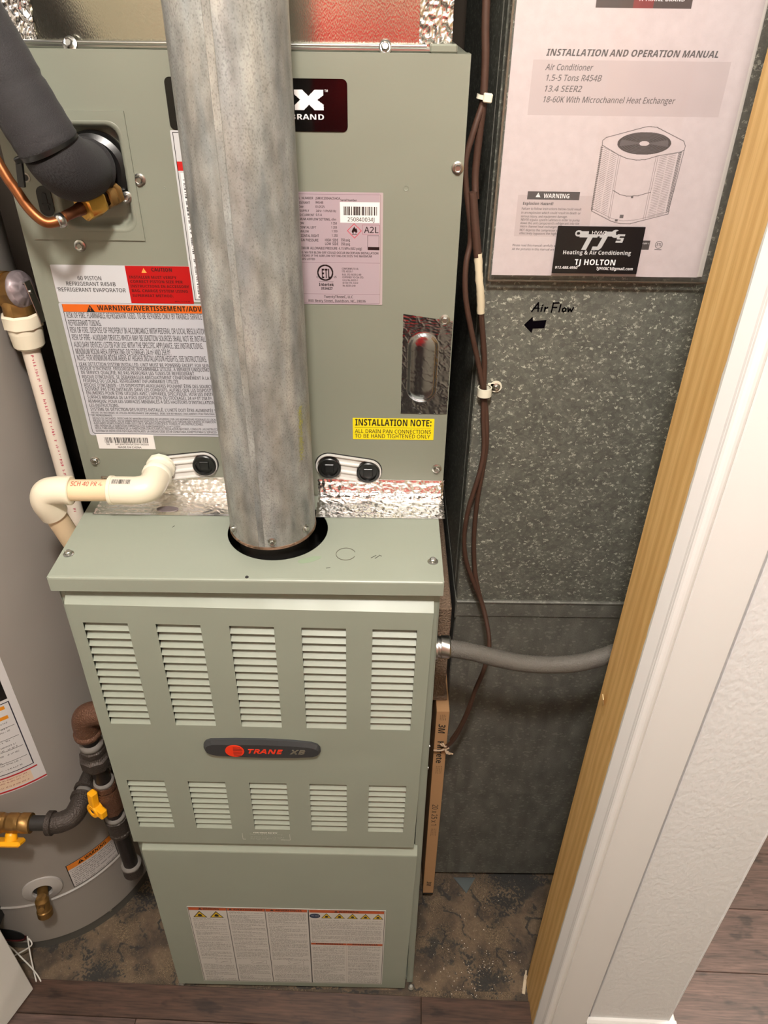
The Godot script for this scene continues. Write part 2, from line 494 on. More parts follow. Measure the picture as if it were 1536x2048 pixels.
# ---------------------------------------------------------------- the printed matter
func warning_image() -> Image:
	var w := 688; var h := 559
	var im := sheet(w, h, Color(0.69, 0.69, 0.71))
	PL(im, [Vector2(13, 8), Vector2(w - 8, 8), Vector2(w - 8, h - 9), Vector2(20, h - 9), Vector2(13, h - 16), Vector2(13, 8)], 2, K)
	R(im, 13, 6, w - 22, 30, Color(0.78, 0.36, 0.10)); L(im, 13, 36, w - 9, 36, 1, K)
	hazard(im, 100, 8, 30, Color(0.78, 0.36, 0.10), K)
	R(im, 14, 253, w - 24, 1, K); R(im, 14, 464, w - 24, 1, K)
	lt_warning(im)
	return im

func caution_image() -> Image:
	var im := sheet(502, 138, Color(0.73, 0.73, 0.745))
	R(im, 270, 0, 232, 138, Color(0.62, 0.03, 0.045))
	lt_caution(im)
	hazard(im, 327, 8, 19, Color(0.62, 0.03, 0.045), Color(0.9, 0.62, 0.3))
	greek(im, 430, 128, 60, 4, DR)
	return im

func rating_image() -> Image:
	var im := sheet(398, 425, Color(0.63, 0.565, 0.59))
	var ln := Color(0.42, 0.33, 0.37)
	R(im, 385, 0, 13, 425, Color(0.66, 0.60, 0.60))
	PL(im, [Vector2(2, 8), Vector2(389, 8), Vector2(389, 419), Vector2(2, 419), Vector2(2, 8)], 1, ln)
	R(im, 2, 258, 387, 1, ln); R(im, 2, 383, 387, 1, ln)
	R(im, 236, 34, 149, 74, Color(0.87, 0.86, 0.85)); barcode(im, 250, 50, 125, 31)
	var rd := Color(0.72, 0.2, 0.25)
	PL(im, [Vector2(289, 112), Vector2(316, 138), Vector2(290, 165), Vector2(263, 138), Vector2(289, 112)], 2, rd)
	PG(im, [Vector2(289, 122), Vector2(293, 130), Vector2(297, 128), Vector2(300, 140), Vector2(294, 148), Vector2(284, 148), Vector2(279, 139), Vector2(283, 131)], K); EL(im, 290, 145, 4, 5, Color(0.63, 0.565, 0.59)); R(im, 280, 150, 19, 2, K)
	PL(im, [Vector2(320, 116), Vector2(386, 116), Vector2(386, 150), Vector2(320, 150), Vector2(320, 116)], 1, Color(0.5, 0.25, 0.3))
	PL(im, [Vector2(340, 155), Vector2(384, 155), Vector2(384, 198), Vector2(340, 198), Vector2(340, 155)], 1, K); R(im, 340, 197, 45, 12, K)   # the square code inside its frame is left out
	EL(im, 173, 299, 29, 29, K, 5)
	R(im, 146, 334, 58, 1, K)
	lt_rating(im)
	return im

func brand_image() -> Image:
	var im := sheet(560, 146, Color(0.02, 0.018, 0.02))
	# plaque: x -.060 .. .115 m, y 1.4940 .. 1.4485, 3200 px per metre
	T(im, "O", 322, 31, 70, 55, W, 1)
	PG(im, [Vector2(396, 30), Vector2(421, 30), Vector2(440, 47), Vector2(459, 30), Vector2(486, 30), Vector2(486, 44), Vector2(467, 57), Vector2(486, 70), Vector2(486, 86), Vector2(459, 86), Vector2(441, 70), Vector2(423, 86), Vector2(396, 86), Vector2(396, 72), Vector2(414, 57), Vector2(396, 42)], W)
	T(im, "TM", 489, 30, 12, 7, W, 1)
	T(im, "A TRANE BRAND", 236, 98, 250, 15, W, 1)
	return im

func strip_image() -> Image:
	var im := sheet(120, 560, Color(0.74, 0.74, 0.74))
	PL(im, [Vector2(8, 6), Vector2(118, 6), Vector2(118, 552), Vector2(8, 552), Vector2(8, 6)], 2, K)
	R(im, 9, 92, 60, 28, Color(0.7, 0.1, 0.1))
	var t := sheet(420, 20, Color(0.86, 0.86, 0.86))
	greek(t, 2, 5, 400, 10, K); t.rotate_90(COUNTERCLOCKWISE)
	im.blit_rect(t, Rect2i(0, 0, 20, 420), Vector2i(16, 126))
	greek(t, 2, 5, 400, 10, K)
	im.blit_rect(t, Rect2i(0, 0, 20, 420), Vector2i(44, 126))
	return im

func made_image() -> Image:
	var im := sheet(250, 72, Color(0.84, 0.83, 0.82))
	barcode(im, 32, 14, 190, 28)
	T(im, "SN", 34, 46, 16, 8); T(im, "S4GJ0603505A2200100034", 72, 46, 150, 8)
	T(im, "MADE IN CHINA", 82, 60, 105, 9)
	return im

func note_image() -> Image:
	var im := sheet(363, 106, Color(0.88, 0.80, 0.06))
	R(im, 8, 45, 340, 2, Color(0.5, 0.45, 0.1))
	lt_note(im)
	return im

func manual_image() -> Image:
	var pp := Color(0.765, 0.715, 0.72)
	var im := sheet(796, 904, pp)
	var mt := noise(71, 0.02); var mf := noise(72, 0.2)
	im = paint(796, 904, func(x, y):
		var v := 0.02 * mt.get_noise_2d(x, y) + (-0.03 if mf.get_noise_2d(x, y) > 0.45 else 0.0)
		return Color(pp.r + v, pp.g + v, pp.b + v))
	var pk := Color(0.715, 0.66, 0.665); var ln := Color(0.33, 0.31, 0.32)
	R(im, 255, 0, 308, 43, Color(0.25, 0.2, 0.21)); R(im, 375, 0, 65, 43, Color(0.45, 0.13, 0.16))
	R(im, 73, 188, 660, 164, pk); R(im, 71, 612, 278, 146, pk); R(im, 105, 599, 190, 28, Color(0.25, 0.23, 0.24))
	hazard(im, 135, 603, 18, Color(0.25, 0.23, 0.24), W)
	# drawing of the outdoor unit
	PL(im, [Vector2(349, 444), Vector2(347, 430), Vector2(358, 420), Vector2(484, 386), Vector2(500, 383), Vector2(530, 386), Vector2(545, 392), Vector2(632, 428), Vector2(641, 442), Vector2(641, 456), Vector2(628, 463), Vector2(548, 477), Vector2(510, 489), Vector2(478, 491), Vector2(440, 485), Vector2(410, 474), Vector2(349, 444)], 2, ln)
	EL(im, 495, 436, 94, 36, Color(0.22, 0.2, 0.21))
	for k in 7: EL(im, 495, 436, 24 + k * 10, 9 + k * 3.9, Color(0.42, 0.39, 0.4), 1)
	for k in [-1, 1]: PG(im, [Vector2(495, 436), Vector2(495 + 80 * k, 424), Vector2(495 + 86 * k, 446)], Color(0.36, 0.33, 0.34))
	EL(im, 495, 436, 17, 8, pp)
	PL(im, [Vector2(349, 444), Vector2(347, 664), Vector2(427, 700), Vector2(460, 708), Vector2(500, 708), Vector2(632, 672), Vector2(641, 456)], 2, ln)
	PL(im, [Vector2(347, 655), Vector2(427, 690), Vector2(470, 698), Vector2(520, 694), Vector2(632, 664)], 1, ln)
	for xx in [[412, 474, 414, 690], [419, 476, 420, 692], [546, 479, 545, 692], [553, 477, 552, 690]]: L(im, xx[0], xx[1], xx[2], xx[3], 1, ln)
	for r in 36:
		var f := r / 35.0
		for c in 2:
			var xa := lerpf(356, 356, f) + c * 27; L(im, xa, lerpf(452, 660, f) + c * 11, xa + 22, lerpf(452, 660, f) + c * 11 + 9, 1, ln)
			var xb := 560.0 + c * 30; L(im, xb, lerpf(481, 686, f) - c * 8, xb + 26, lerpf(481, 686, f) - c * 8 - 6, 1, ln)
		PG(im, [Vector2(622, lerpf(466, 664, f)), Vector2(634, lerpf(461, 658, f)), Vector2(634, lerpf(464, 661, f)), Vector2(622, lerpf(469, 667, f))], ln)
		PG(im, [Vector2(344, lerpf(448, 655, f)), Vector2(352, lerpf(450, 658, f)), Vector2(352, lerpf(453, 661, f)), Vector2(344, lerpf(451, 658, f))], ln)
	PL(im, [Vector2(414, 592), Vector2(440, 606), Vector2(468, 612), Vector2(510, 610), Vector2(552, 597)], 2, ln)
	R(im, 484, 610, 8, 8, ln); R(im, 455, 676, 14, 12, ln); R(im, 440, 692, 10, 8, ln)
	R(im, 553, 768, 35, 34, Color(0.22, 0.2, 0.21)); greek(im, 556, 776, 28, 6, W)
	EL(im, 623, 783, 13, 13, ln, 2); T(im, "ETL", 613, 777, 20, 11, ln, 1); R(im, 610, 799, 26, 3, ln)
	lt_manual(im)
	return im

func card_image() -> Image:
	var im := sheet(441, 236, Color(0.055, 0.05, 0.055))
	var s := Color(0.66, 0.66, 0.66)
	R(im, 118, 24, 170, 24, s)                                   # spanner with the two initials hanging from it
	EL(im, 110, 34, 18, 16, s); EL(im, 108, 34, 8, 7, Color(0.055, 0.05, 0.055))
	EL(im, 296, 34, 22, 20, s); PG(im, [Vector2(296, 24), Vector2(330, 8), Vector2(330, 34), Vector2(300, 40)], Color(0.055, 0.05, 0.055))
	R(im, 160, 22, 80, 16, Color(0.055, 0.05, 0.055))
	PG(im, [Vector2(120, 40), Vector2(210, 40), Vector2(206, 54), Vector2(182, 54), Vector2(158, 116), Vector2(134, 116), Vector2(158, 54), Vector2(116, 54)], s)
	PG(im, [Vector2(222, 40), Vector2(262, 40), Vector2(236, 104), Vector2(222, 116), Vector2(186, 116), Vector2(190, 98), Vector2(214, 98), Vector2(232, 54), Vector2(218, 54)], s)
	PG(im, [Vector2(308, 36), Vector2(346, 36), Vector2(344, 46), Vector2(320, 46), Vector2(319, 54), Vector2(342, 54), Vector2(338, 78), Vector2(302, 78), Vector2(304, 68), Vector2(326, 68), Vector2(328, 62), Vector2(306, 62)], s)
	lt_card(im)
	return im

func panel_image() -> Image:   # the long safety sheet on the lower door
	var p := Color(0.76, 0.745, 0.72)
	var im := sheet(880, 700, p)
	var og := Color(0.66, 0.29, 0.12); var ink := Color(0.22, 0.21, 0.2)
	PL(im, [Vector2(4, 4), Vector2(875, 4), Vector2(875, 695), Vector2(4, 695), Vector2(4, 4)], 2, ink)
	var cols := [[6, 168], [176, 166], [346, 184], [540, 332]]
	for c in cols: R(im, c[0], 6, c[1], 22, og)
	for xx in [[172, 3], [342, 3], [533, 5]]: R(im, xx[0], 6, xx[1], 688, ink)
	hazard(im, 48, 8, 17, og, K); T(im, "WARNING", 68, 11, 72, 12, K, 1)
	hazard(im, 182, 8, 17, og, K); T(im, "AVERTISSEMENT", 202, 11, 132, 12, K, 1)
	hazard(im, 366, 8, 17, og, K); T(im, "ADVERTENCIA", 388, 11, 118, 12, K, 1)
	hazard(im, 650, 8, 17, og, K); T(im, "WARNING", 670, 11, 88, 12, K, 1)
	var ye := Color(0.80, 0.67, 0.12)
	for q in [[20, 34, 62], [94, 34, 62], [592, 32, 48], [650, 32, 48], [708, 32, 48], [766, 32, 48], [822, 32, 48]]:
		hazard(im, q[0], q[1], q[2], ye, K)
		var s: float = q[2]
		PG(im, [Vector2(q[0] + s * 0.5, q[1] + s * 0.13), Vector2(q[0] + s * 0.91, q[1] + s * 0.82), Vector2(q[0] + s * 0.09, q[1] + s * 0.82)], ye)
		EL(im, q[0] + s * 0.5, q[1] + s * 0.6, s * 0.14, s * 0.17, K); R(im, q[0] + s * 0.3, q[1] + s * 0.72, s * 0.4, s * 0.06, K)
	EL(im, 564, 56, 24, 20, Color(0.10, 0.16, 0.26)); greek(im, 548, 53, 32, 6, W)
	for c in 3:
		var x: float = [16, 184, 354][c]
		var w: float = [146, 150, 170][c]
		lines(im, x, 98 if c == 0 else 34, w, 470, 4, 8.2, ink)
		lines(im, x, 525, w, 690, 4, 8.2, ink)
		var bx: float = x + w * 0.42
		PL(im, [Vector2(bx, 478), Vector2(bx + 74, 478), Vector2(bx + 74, 514), Vector2(bx + 10, 514), Vector2(bx, 506), Vector2(bx + 12, 496), Vector2(bx, 478)], 1, ink); L(im, bx + 26, 506, bx + 60, 494, 2, ink)
	lines(im, 546, 92, 318, 290, 4, 8.2, ink)
	R(im, 540, 298, 332, 18, og); T(im, "AVERTISSEMENT", 560, 301, 130, 11, K, 1); T(im, "ADVERTENCIA", 730, 301, 120, 11, K, 1)
	R(im, 704, 298, 2, 396, Color(0.7, 0.66, 0.63))
	lines(im, 546, 326, 150, 690, 4, 8.2, ink); lines(im, 712, 326, 150, 690, 4, 8.2, ink)
	return im

func heater_image() -> Image:   # the tall data sheet on the tank
	var im := sheet(640, 1000, Color(0.84, 0.83, 0.83))
	PG(im, [Vector2(0, 12), Vector2(610, 12), Vector2(610, 500), Vector2(0, 500)], Color(0.05, 0.05, 0.05))
	R(im, 0, 30, 570, 430, Color(0.86, 0.85, 0.85))
	var e := noise(3, 0.1)
	lines(im, 10, 50, 530, 380, 9, 20, K); R(im, 0, 398, 570, 4, K); lines(im, 10, 412, 530, 450, 9, 20, K)
	PL(im, [Vector2(0, 516), Vector2(610, 516), Vector2(610, 890), Vector2(0, 890)], 4, Color(0.12, 0.12, 0.18))
	R(im, 0, 528, 590, 18, Color(0.88, 0.55, 0.12)); R(im, 0, 580, 590, 18, Color(0.88, 0.55, 0.12))
	lines(im, 8, 552, 560, 574, 10, 20, K); lines(im, 8, 612, 570, 884, 8, 17, K)
	for k in 4: R(im, 0, 640 + 62 * k, 600, 2, K)
	R(im, 0, 906, 620, 8, Color(0.7, 0.1, 0.12)); R(im, 0, 986, 640, 9, Color(0.7, 0.1, 0.12))
	R(im, 0, 916, 590, 62, Color(0.88, 0.78, 0.68)); lines(im, 6, 922, 570, 976, 7, 15, Color(0.5, 0.2, 0.2))
	return im

func tank_warning_image() -> Image:
	var im := sheet(420, 330, Color(0.80, 0.78, 0.77))
	PL(im, [Vector2(3, 3), Vector2(416, 3), Vector2(416, 326), Vector2(3, 326), Vector2(3, 3)], 7, K)
	R(im, 7, 8, 406, 66, Color(0.86, 0.5, 0.16))
	hazard(im, 92, 16, 50, Color(0.86, 0.5, 0.16), K); T(im, "WARNING", 150, 20, 200, 40, K, 1)
	lines(im, 22, 92, 375, 310, 13, 26, K)
	return im
func lt_warning(im):
	T(im, "WARNING/AVERTISSEMENT/ADV", 141, 10, 388, 19, K, 1)
	T(im, "RISK OF FIRE. FLAMMABLE REFRIGERANT USED. TO BE REPAIRED ONLY BY TRAINED SERVICE", 19, 38, 509, 21, K)
	T(im, "REFRIGERANT TUBING.", 19, 68, 125, 22, K)
	T(im, "RISK OF FIRE. DISPOSE OF PROPERLY IN ACCORDANCE WITH FEDERAL OR LOCAL REGULATIONS", 19, 96, 522, 22, K)
	T(im, "RISK OF FIRE - AUXILIARY DEVICES WHICH MAY BE IGNITION SOURCES SHALL NOT BE INSTALLED", 20, 125, 526, 22, K)
	T(im, "AUXILIARY DEVICES LISTED FOR USE WITH THE SPECIFIC APPLIANCE. SEE INSTRUCTIONS.", 21, 154, 496, 22, K)
	T(im, "MINIMUM ROOM AREA (OPERATING OR STORAGE), 24 m² AND 258 ft².", 21, 181, 369, 23, K)
	T(im, "NOTE: FOR MINIMUM ROOM AREAS AT HIGHER INSTALLATION HEIGHTS, SEE INSTRUCTIONS.", 21, 207, 503, 23, K)
	T(im, "LEAK DETECTION SYSTEM INSTALLED. UNIT MUST BE POWERED EXCEPT FOR SERVICE", 22, 238, 531, 13, K)
	T(im, "RISQUE D'INCENDIE. FRIGORIGÈNE INFLAMMABLE UTILISÉ. À RÉPARER UNIQUEMENT", 22, 256, 522, 14, K)
	T(im, "DE SERVICE QUALIFIÉ. NE PAS PERFORER LES TUBES DE REFRIGERANT.", 22, 273, 449, 13, K)
	T(im, "RISQUE D'INCENDIE. SE DÉBARRASSER ADÉQUATEMENT CONFORMÉMENT À LA RÉGL", 22, 291, 537, 13, K)
	T(im, "FÉDÉRALE OU LOCALE. RÉFRIGÉRANT INFLAMMABLE UTILIZE.", 23, 308, 380, 13, K)
	T(im, "RISQUE D'INCENDIE - LES DISPOSITIFS AUXILIAIRES POUVANT ÊTRE DES SOURCES", 23, 327, 516, 13, K)
	T(im, "DOIVENT PAS ÊTRE INSTALLÉS DANS LES CONDUITS, AUTRES QUE LES DISPOSITIFS", 23, 344, 523, 14, K)
	T(im, "ÉNUMÉRÉS POUR ÊTRE UTILISÉS AVEC L'APPAREIL SPÉCIFIQUE. VOIR LES INSTRUC", 24, 361, 527, 14, K)
	T(im, "SURFACE MINIMALE DE LA PIÈCE (EXPLOITATION OU STOCKAGE), 24 m² ET 258 ft².", 24, 379, 501, 14, K)
	T(im, "REMARQUE: POUR LES SURFACES MINIMALES À DES HAUTEURS D'INSTALLATION P", 24, 397, 520, 14, K)
	T(im, "LES INSTRUCTIONS.", 24, 415, 121, 13, K)
	T(im, "SYSTÈME DE DÉTECTION DES FUITES INSTALLÉ. L'UNITÉ DOIT ÊTRE ALIMENTÉE SA", 25, 433, 517, 14, K)
	T(im, "RIESGO DE INCENDIO. SE UTILIZA REFRIGERANTE INFLAMABLE. DEBE SER REPARADO ÚNICAMENTE POR PERSONAL DE", 25, 452, 517, 8, K)
	T(im, "DEL REFRIGERANTE.", 24, 464, 86, 8, K)
	T(im, "RIESGO DE INCENDIO. DESECHAR DE MANERA ADECUADA DE ACUERDO CON LAS NORMATIVAS FEDERALES O LOCALES", 25, 477, 516, 8, K)
	T(im, "RIESGO DE INCENDIO. NO SE DEBEN INSTALAR DISPOSITIVOS AUXILIARES QUE PUEDAN SER FUENTES DE IGNICIÓN EN", 25, 488, 516, 9, K)
	T(im, "AUXILIARES HOMOLOGADOS PARA USO CON EL APARATO ESPECÍFICO. CONSULTE LAS INSTRUCCIONES.", 25, 499, 449, 9, K)
	T(im, "ÁREA MÍNIMA DE LA HABITACIÓN (OPERATIVA O DE ALMACENAMIENTO), 24 m² Y 258 ft².", 26, 511, 355, 9, K)
	T(im, "NOTA: PARA ÁREAS MÍNIMAS DE LA HABITACIÓN CON ALTURAS DE INSTALACIÓN MAYORES, CONSULTE LAS INSTRUCCIONES", 26, 522, 527, 9, K)
	T(im, "SISTEMA DE DETECCIÓN DE FUGAS INSTALADO. LA UNIDAD DEBE ESTAR CONECTADA, EXCEPTO PARA EL SERVICIO", 26, 535, 498, 9, K)
func lt_caution(im):
	T(im, "60 PISTON", 88, 40, 89, 15, K)
	T(im, "REFRIGERANT R454B", 41, 61, 183, 15, K)
	T(im, "’REFRIGERANT EVAPORATOR", 4, 83, 253, 15, K)
	T(im, "CAUTION", 362, 8, 76, 12, K, 1)
	T(im, "INSTALLER MUST VERIFY", 277, 37, 172, 10, DR, 1)
	T(im, "CORRECT PISTON SIZE PER", 278, 53, 192, 10, DR, 1)
	T(im, "INSTRUCTIONS IN ACCESSORY", 276, 70, 215, 10, DR, 1)
	T(im, "BAG. CHARGE SYSTEM USING", 277, 87, 208, 10, DR, 1)
	T(im, "SUPERHEAT METHOD.", 277, 105, 152, 10, DR, 1)
func lt_rating(im):
	T(im, "EL  NUMBER", 76, 19, 60, 8, K)
	T(im, "J5MXC2004AC5HCA", 145, 19, 91, 8, K)
	T(im, "RIGERANT", 76, 35, 47, 8, K)
	T(im, "R454B", 144, 34, 29, 8, K)
	T(im, ". Date", 76, 49, 23, 8, K)
	T(im, "01/2025", 143, 49, 35, 8, K)
	T(im, "T SUPPLY", 75, 64, 44, 8, K)
	T(im, "24 V~ 1 Ph/60 Hz", 144, 64, 77, 8, K)
	T(im, "ED CURRENT", 76, 79, 62, 8, K)
	T(im, "0.5 A", 143, 78, 24, 8, K)
	T(im, "IMUM AIRFLOW SETTING, cfm", 76, 94, 144, 8, K)
	T(im, "LOW", 76, 109, 21, 8, K)
	T(im, "1 350", 200, 108, 23, 8, K)
	T(im, "IZONTAL LEFT", 76, 124, 67, 8, K)
	T(im, "1 200", 200, 123, 23, 8, K)
	T(im, "WNFLOW", 77, 139, 38, 8, K)
	T(im, "1 350", 201, 137, 23, 8, K)
	T(im, "IZONTAL RIGHT", 78, 155, 74, 9, K)
	T(im, "1 250", 201, 153, 23, 9, K)
	T(im, "IGN PRESSURE", 78, 171, 72, 9, K)
	T(im, "HIGH  SIDE", 174, 170, 52, 9, K)
	T(im, "550 psig", 236, 169, 36, 9, K)
	T(im, "LOW  SIDE", 174, 184, 52, 9, K)
	T(im, "350 psig", 236, 184, 36, 9, K)
	T(im, "XIMUM  ALLOWABLE PRESSURE  4.15 MPa (602 psig)", 78, 201, 239, 9, K)
	T(im, "TE: WATER BLOW-OFF COULD OCCUR IN CERTAIN INSTALLATION", 78, 218, 303, 8, K)
	T(im, "ATIONS IF THE AIRFLOW SETTING EXCEEDS THE MAXIMUM", 78, 230, 278, 8, K)
	T(im, "UES LISTED", 79, 243, 55, 8, K)
	T(im, "Serial Number", 237, 25, 62, 7, K)
	T(im, "250840034J", 262, 89, 104, 15, K)
	T(im, "A2L", 325, 124, 56, 22, K)
	T(im, "ETL", 156, 284, 38, 37, K, 1)
	T(im, "C", 136, 313, 8, 8, K)
	T(im, "US", 204, 312, 12, 8, K)
	T(im, "Intertek", 145, 340, 59, 12, K, 1)
	T(im, "3134627", 152, 357, 47, 10, K, 1)
	T(im, "CONFORMS TO UL", 237, 279, 67, 7, K)
	T(im, "STD. 60335-1", 237, 290, 45, 7, K)
	T(im, "& UL STD. 60335-2-40", 238, 302, 76, 7, K)
	T(im, "CERTIFIED TO CSA STD.", 238, 313, 86, 7, K)
	T(im, "C22.2 No. 60335-1", 239, 324, 62, 7, K)
	T(im, "& CSA STD. C22.2", 239, 335, 63, 7, K)
	T(im, "No. 60335-2-40", 239, 346, 52, 7, K)
	T(im, "TwentyThreeC, LLC", 163, 390, 117, 10, K)
	T(im, "800 Beaty Street, Davidson, NC, 28036", 99, 407, 232, 10, K)
func lt_note(im):
	T(im, "INSTALLATION NOTE:", 9, 5, 343, 33, K, 1)
	T(im, "ALL DRAIN PAN CONNECTIONS", 8, 56, 343, 19, K)
	T(im, "TO BE HAND TIGHTENED ONLY", 7, 80, 340, 19, K)
func lt_manual(im):
	T(im, "A TRANE BRAND", 390, 16, 147, 9, W, 1)
	T(im, "INSTALLATION AND OPERATION MANUAL", 112, 158, 573, 20, G1, 1, .2)
	T(im, "Air Conditioner", 116, 201, 158, 18, G1, 0, .2)
	T(im, "1.5-5 Tons R454B", 118, 232, 191, 18, G1, 0, .2)
	T(im, "13.4 SEER2", 117, 264, 130, 18, G1, 0, .2)
	T(im, "18-60K With Microchannel Heat Exchanger", 117, 296, 453, 18, G1, 0, .2)
	T(im, "WARNING", 163, 607, 96, 15, W, 1)
	T(im, "Explosion Hazard!", 90, 637, 113, 10, G1, 1)
	T(im, "Failure to follow instructions below could result", 88, 656, 221, 8, G1, 0, .1)
	T(im, "in an explosion which could result in death or", 88, 670, 220, 8, G1, 0, .1)
	T(im, "serious injury, and equipment damage.", 88, 683, 175, 8, G1, 0, .1)
	T(im, "NEVER bypass system safeties in order to pump", 89, 695, 221, 8, G1, 0, .1)
	T(im, "down the unit component's refrigerant into the", 89, 707, 220, 8, G1, 0, .1)
	T(im, "micro channel heat exchanger. DO", 89, 719, 159, 8, G1, 0, .1)
	T(im, "NOT depress the compressor con", 89, 732, 154, 8, G1, 0, .1)
	T(im, "effectively bypasses the high-pr", 89, 744, 155, 8, G1, 0, .1)
	T(im, "Please read this manual carefully and", 68, 788, 175, 8, G1, 0, .1)
	T(im, "All the pictures in this manual are for", 68, 802, 178, 8, G1, 0, .1)
func lt_card(im):
	T(im, "HVAC", 172, 23, 76, 16, W, 0)
	T(im, "Heating & Air Conditioning", 41, 120, 351, 20, S1, 1)
	T(im, "TJ HOLTON", 109, 164, 215, 29, W, 1)
	T(im, "913.488.4950", 12, 200, 118, 14, W, 1, .1)
	T(im, "TJHVAC1@gmail.com", 226, 202, 192, 15, W, 1, .1)
# ---------------------------------------------------------------- furnace and coil
var screw_mesh: ArrayMesh
func make_screw() -> void:
	var g := G.new()
	g.lathe([Vector2(0.0062, 0), Vector2(0.0062, 0.0008), Vector2(0.0046, 0.0014), Vector2(0, 0.0014)], Vector3.ZERO, Vector3.UP, 20)
	g.lathe([Vector2(0.0042, 0.001), Vector2(0.0042, 0.0042), Vector2(0.0036, 0.0048), Vector2(0.0026, 0.0044), Vector2(0, 0.0044)], Vector3.ZERO, Vector3.UP, 6)
	screw_mesh = g.mesh()

func screw(at: Vector3, dir: Vector3, parent: Node3D, called := "screw", sc := 1.0) -> void:
	var t := facing(at, dir, rng.randf() * 3.0)
	put(called, screw_mesh, M.zinc, parent, Transform3D(t.basis.scaled(Vector3.ONE * sc), at))

func furnace() -> void:
	var f := thing("furnace", "grey-beige furnace with two rows of louvers and a round hole in its top", "furnace", Vector3(0, 0, -0.35))
	var g := G.new()
	for s in [-1.0, 1.0]:
		g.box(Vector3(minf(s * 0.2222, s * 0.2205), 0.006, -0.71), Vector3(maxf(s * 0.2222, s * 0.2205), 0.997, -0.012))
	g.box(Vector3(0.2105, 0.006, -0.0135), Vector3(0.2222, 0.997, -0.012), 0.0006); g.box(Vector3(-0.2222, 0.006, -0.0135), Vector3(-0.2145, 0.997, -0.012), 0.0006)
	g.box(Vector3(-0.2205, 0.006, -0.71), Vector3(0.2205, 0.997, -0.708)); g.box(Vector3(-0.2205, 0.0, -0.71), Vector3(0.2205, 0.008, -0.02))
	g.box(Vector3(-0.2205, 0.478, -0.7), Vector3(0.2205, 0.48, -0.03))
	g.box(Vector3(-0.2145, 0.9800, -0.0135), Vector3(0.2105, 0.997, -0.012))
	part("cabinet", g, M.furn, f)
	g = G.new()
	g.box(Vector3(-0.13, 0.8, -0.36), Vector3(0.15, 0.93, -0.05), 0.01)
	part("burner_box", g, M.dark, f)
	# top cover with its round opening
	g = G.new()
	var c := Vector2(0.025, -0.097); var r := 0.0615
	var x0 := -0.2239; var x1 := 0.2239; var z0 := -0.71; var z1 := -0.0035
	var angs := []
	for i in 72: angs.append(TAU * i / 72)
	for k in [Vector2(x1, z1), Vector2(x0, z1), Vector2(x0, z0), Vector2(x1, z0)]:
		angs.append(fposmod((k - c).angle(), TAU))
	angs.sort()
	for i in angs.size():
		var a: float = angs[i]; var b: float = angs[(i + 1) % angs.size()]
		var q := []
		for t in [a, b]:
			var d := Vector2(cos(t), sin(t))
			var tt := 1e9
			if d.x > 1e-6: tt = minf(tt, (x1 - c.x) / d.x)
			if d.x < -1e-6: tt = minf(tt, (x0 - c.x) / d.x)
			if d.y > 1e-6: tt = minf(tt, (z1 - c.y) / d.y)
			if d.y < -1e-6: tt = minf(tt, (z0 - c.y) / d.y)
			q.append(c + d * r); q.append(c + d * tt)
		var P := func(v, y): return Vector3(v.x, y, v.y)
		g.face([P.call(q[0], 1.016), P.call(q[1], 1.016), P.call(q[3], 1.016), P.call(q[2], 1.016)], Vector3.UP)
		g.face([P.call(q[0], 1.0145), P.call(q[1], 1.0145), P.call(q[3], 1.0145), P.call(q[2], 1.0145)], Vector3.DOWN)
		g.face([P.call(q[0], 1.016), P.call(q[2], 1.016), P.call(q[2], 1.0145), P.call(q[0], 1.0145)], Vector3(c.x - q[0].x, 0, c.y - q[0].y))
	var prof := [Vector2(1.016, -0.0035), Vector2(1.0156, -0.0012), Vector2(1.0146, -0.0001), Vector2(1.0130, 0.0003), Vector2(0.9958, 0.0003), Vector2(0.9958, -0.0012)]
	for i in prof.size() - 1:
		g.face([Vector3(x0, prof[i].x, prof[i].y), Vector3(x1, prof[i].x, prof[i].y), Vector3(x1, prof[i + 1].x, prof[i + 1].y), Vector3(x0, prof[i + 1].x, prof[i + 1].y)], Vector3(0, -(prof[i + 1].y - prof[i].y) * -1.0 + 0.0, 0) + Vector3(0, (prof[i + 1].y - prof[i].y), prof[i].x - prof[i + 1].x))
	g.box(Vector3(x0 - 0.0008, 0.9958, -0.71), Vector3(x0 + 0.0006, 1.0158, 0.0)); g.box(Vector3(x1 - 0.0006, 0.9958, -0.71), Vector3(x1 + 0.0008, 1.0158, 0.0))
	var top := part("top_cover", g, M.furn, f)
	g = G.new(); g.lathe([Vector2(0.0118, 0.0002), Vector2(0.0118, 0.0006), Vector2(0.0111, 0.0006), Vector2(0.0111, 0.0002)], Vector3(0.111, 1.016, -0.049), Vector3.UP, 32, false, 0.3, 5.9)
	part("knockout", g, sm(Color(0.36, 0.35, 0.31), 0.6), top)
	screw(Vector3(-0.2145, 1.016, -0.042), Vector3.UP, top); screw(Vector3(0.2135, 1.016, -0.037), Vector3.UP, top)
	g = G.new(); g.lathe([Vector2(0.0022, 0), Vector2(0.0018, 0.0009), Vector2(0, 0.0009)], Vector3(0.001, 1.016, -0.0045), Vector3.UP, 10)
	part("rivet", g, M.dark, top)
	# scuffs and an old green stain on the cover
	g = G.new()
	var bl := PackedVector2Array()
	for i in 22: bl.append(Vector2(0.0690 + cos(TAU * i / 22) * (0.0135 + 0.0012 * sin(i * 0.9)) , 0.0375 + sin(TAU * i / 22) * 0.0052 + 0.35 * cos(TAU * i / 22) * 0.0135))
	g.extrude(bl, Vector3(0, 1.01605, 0), Vector3.RIGHT, Vector3.FORWARD, Vector3.UP, 0.0001)
	part("stain", g, sm(Color(0.515, 0.575, 0.485), 0.5), top, "faint green stain")
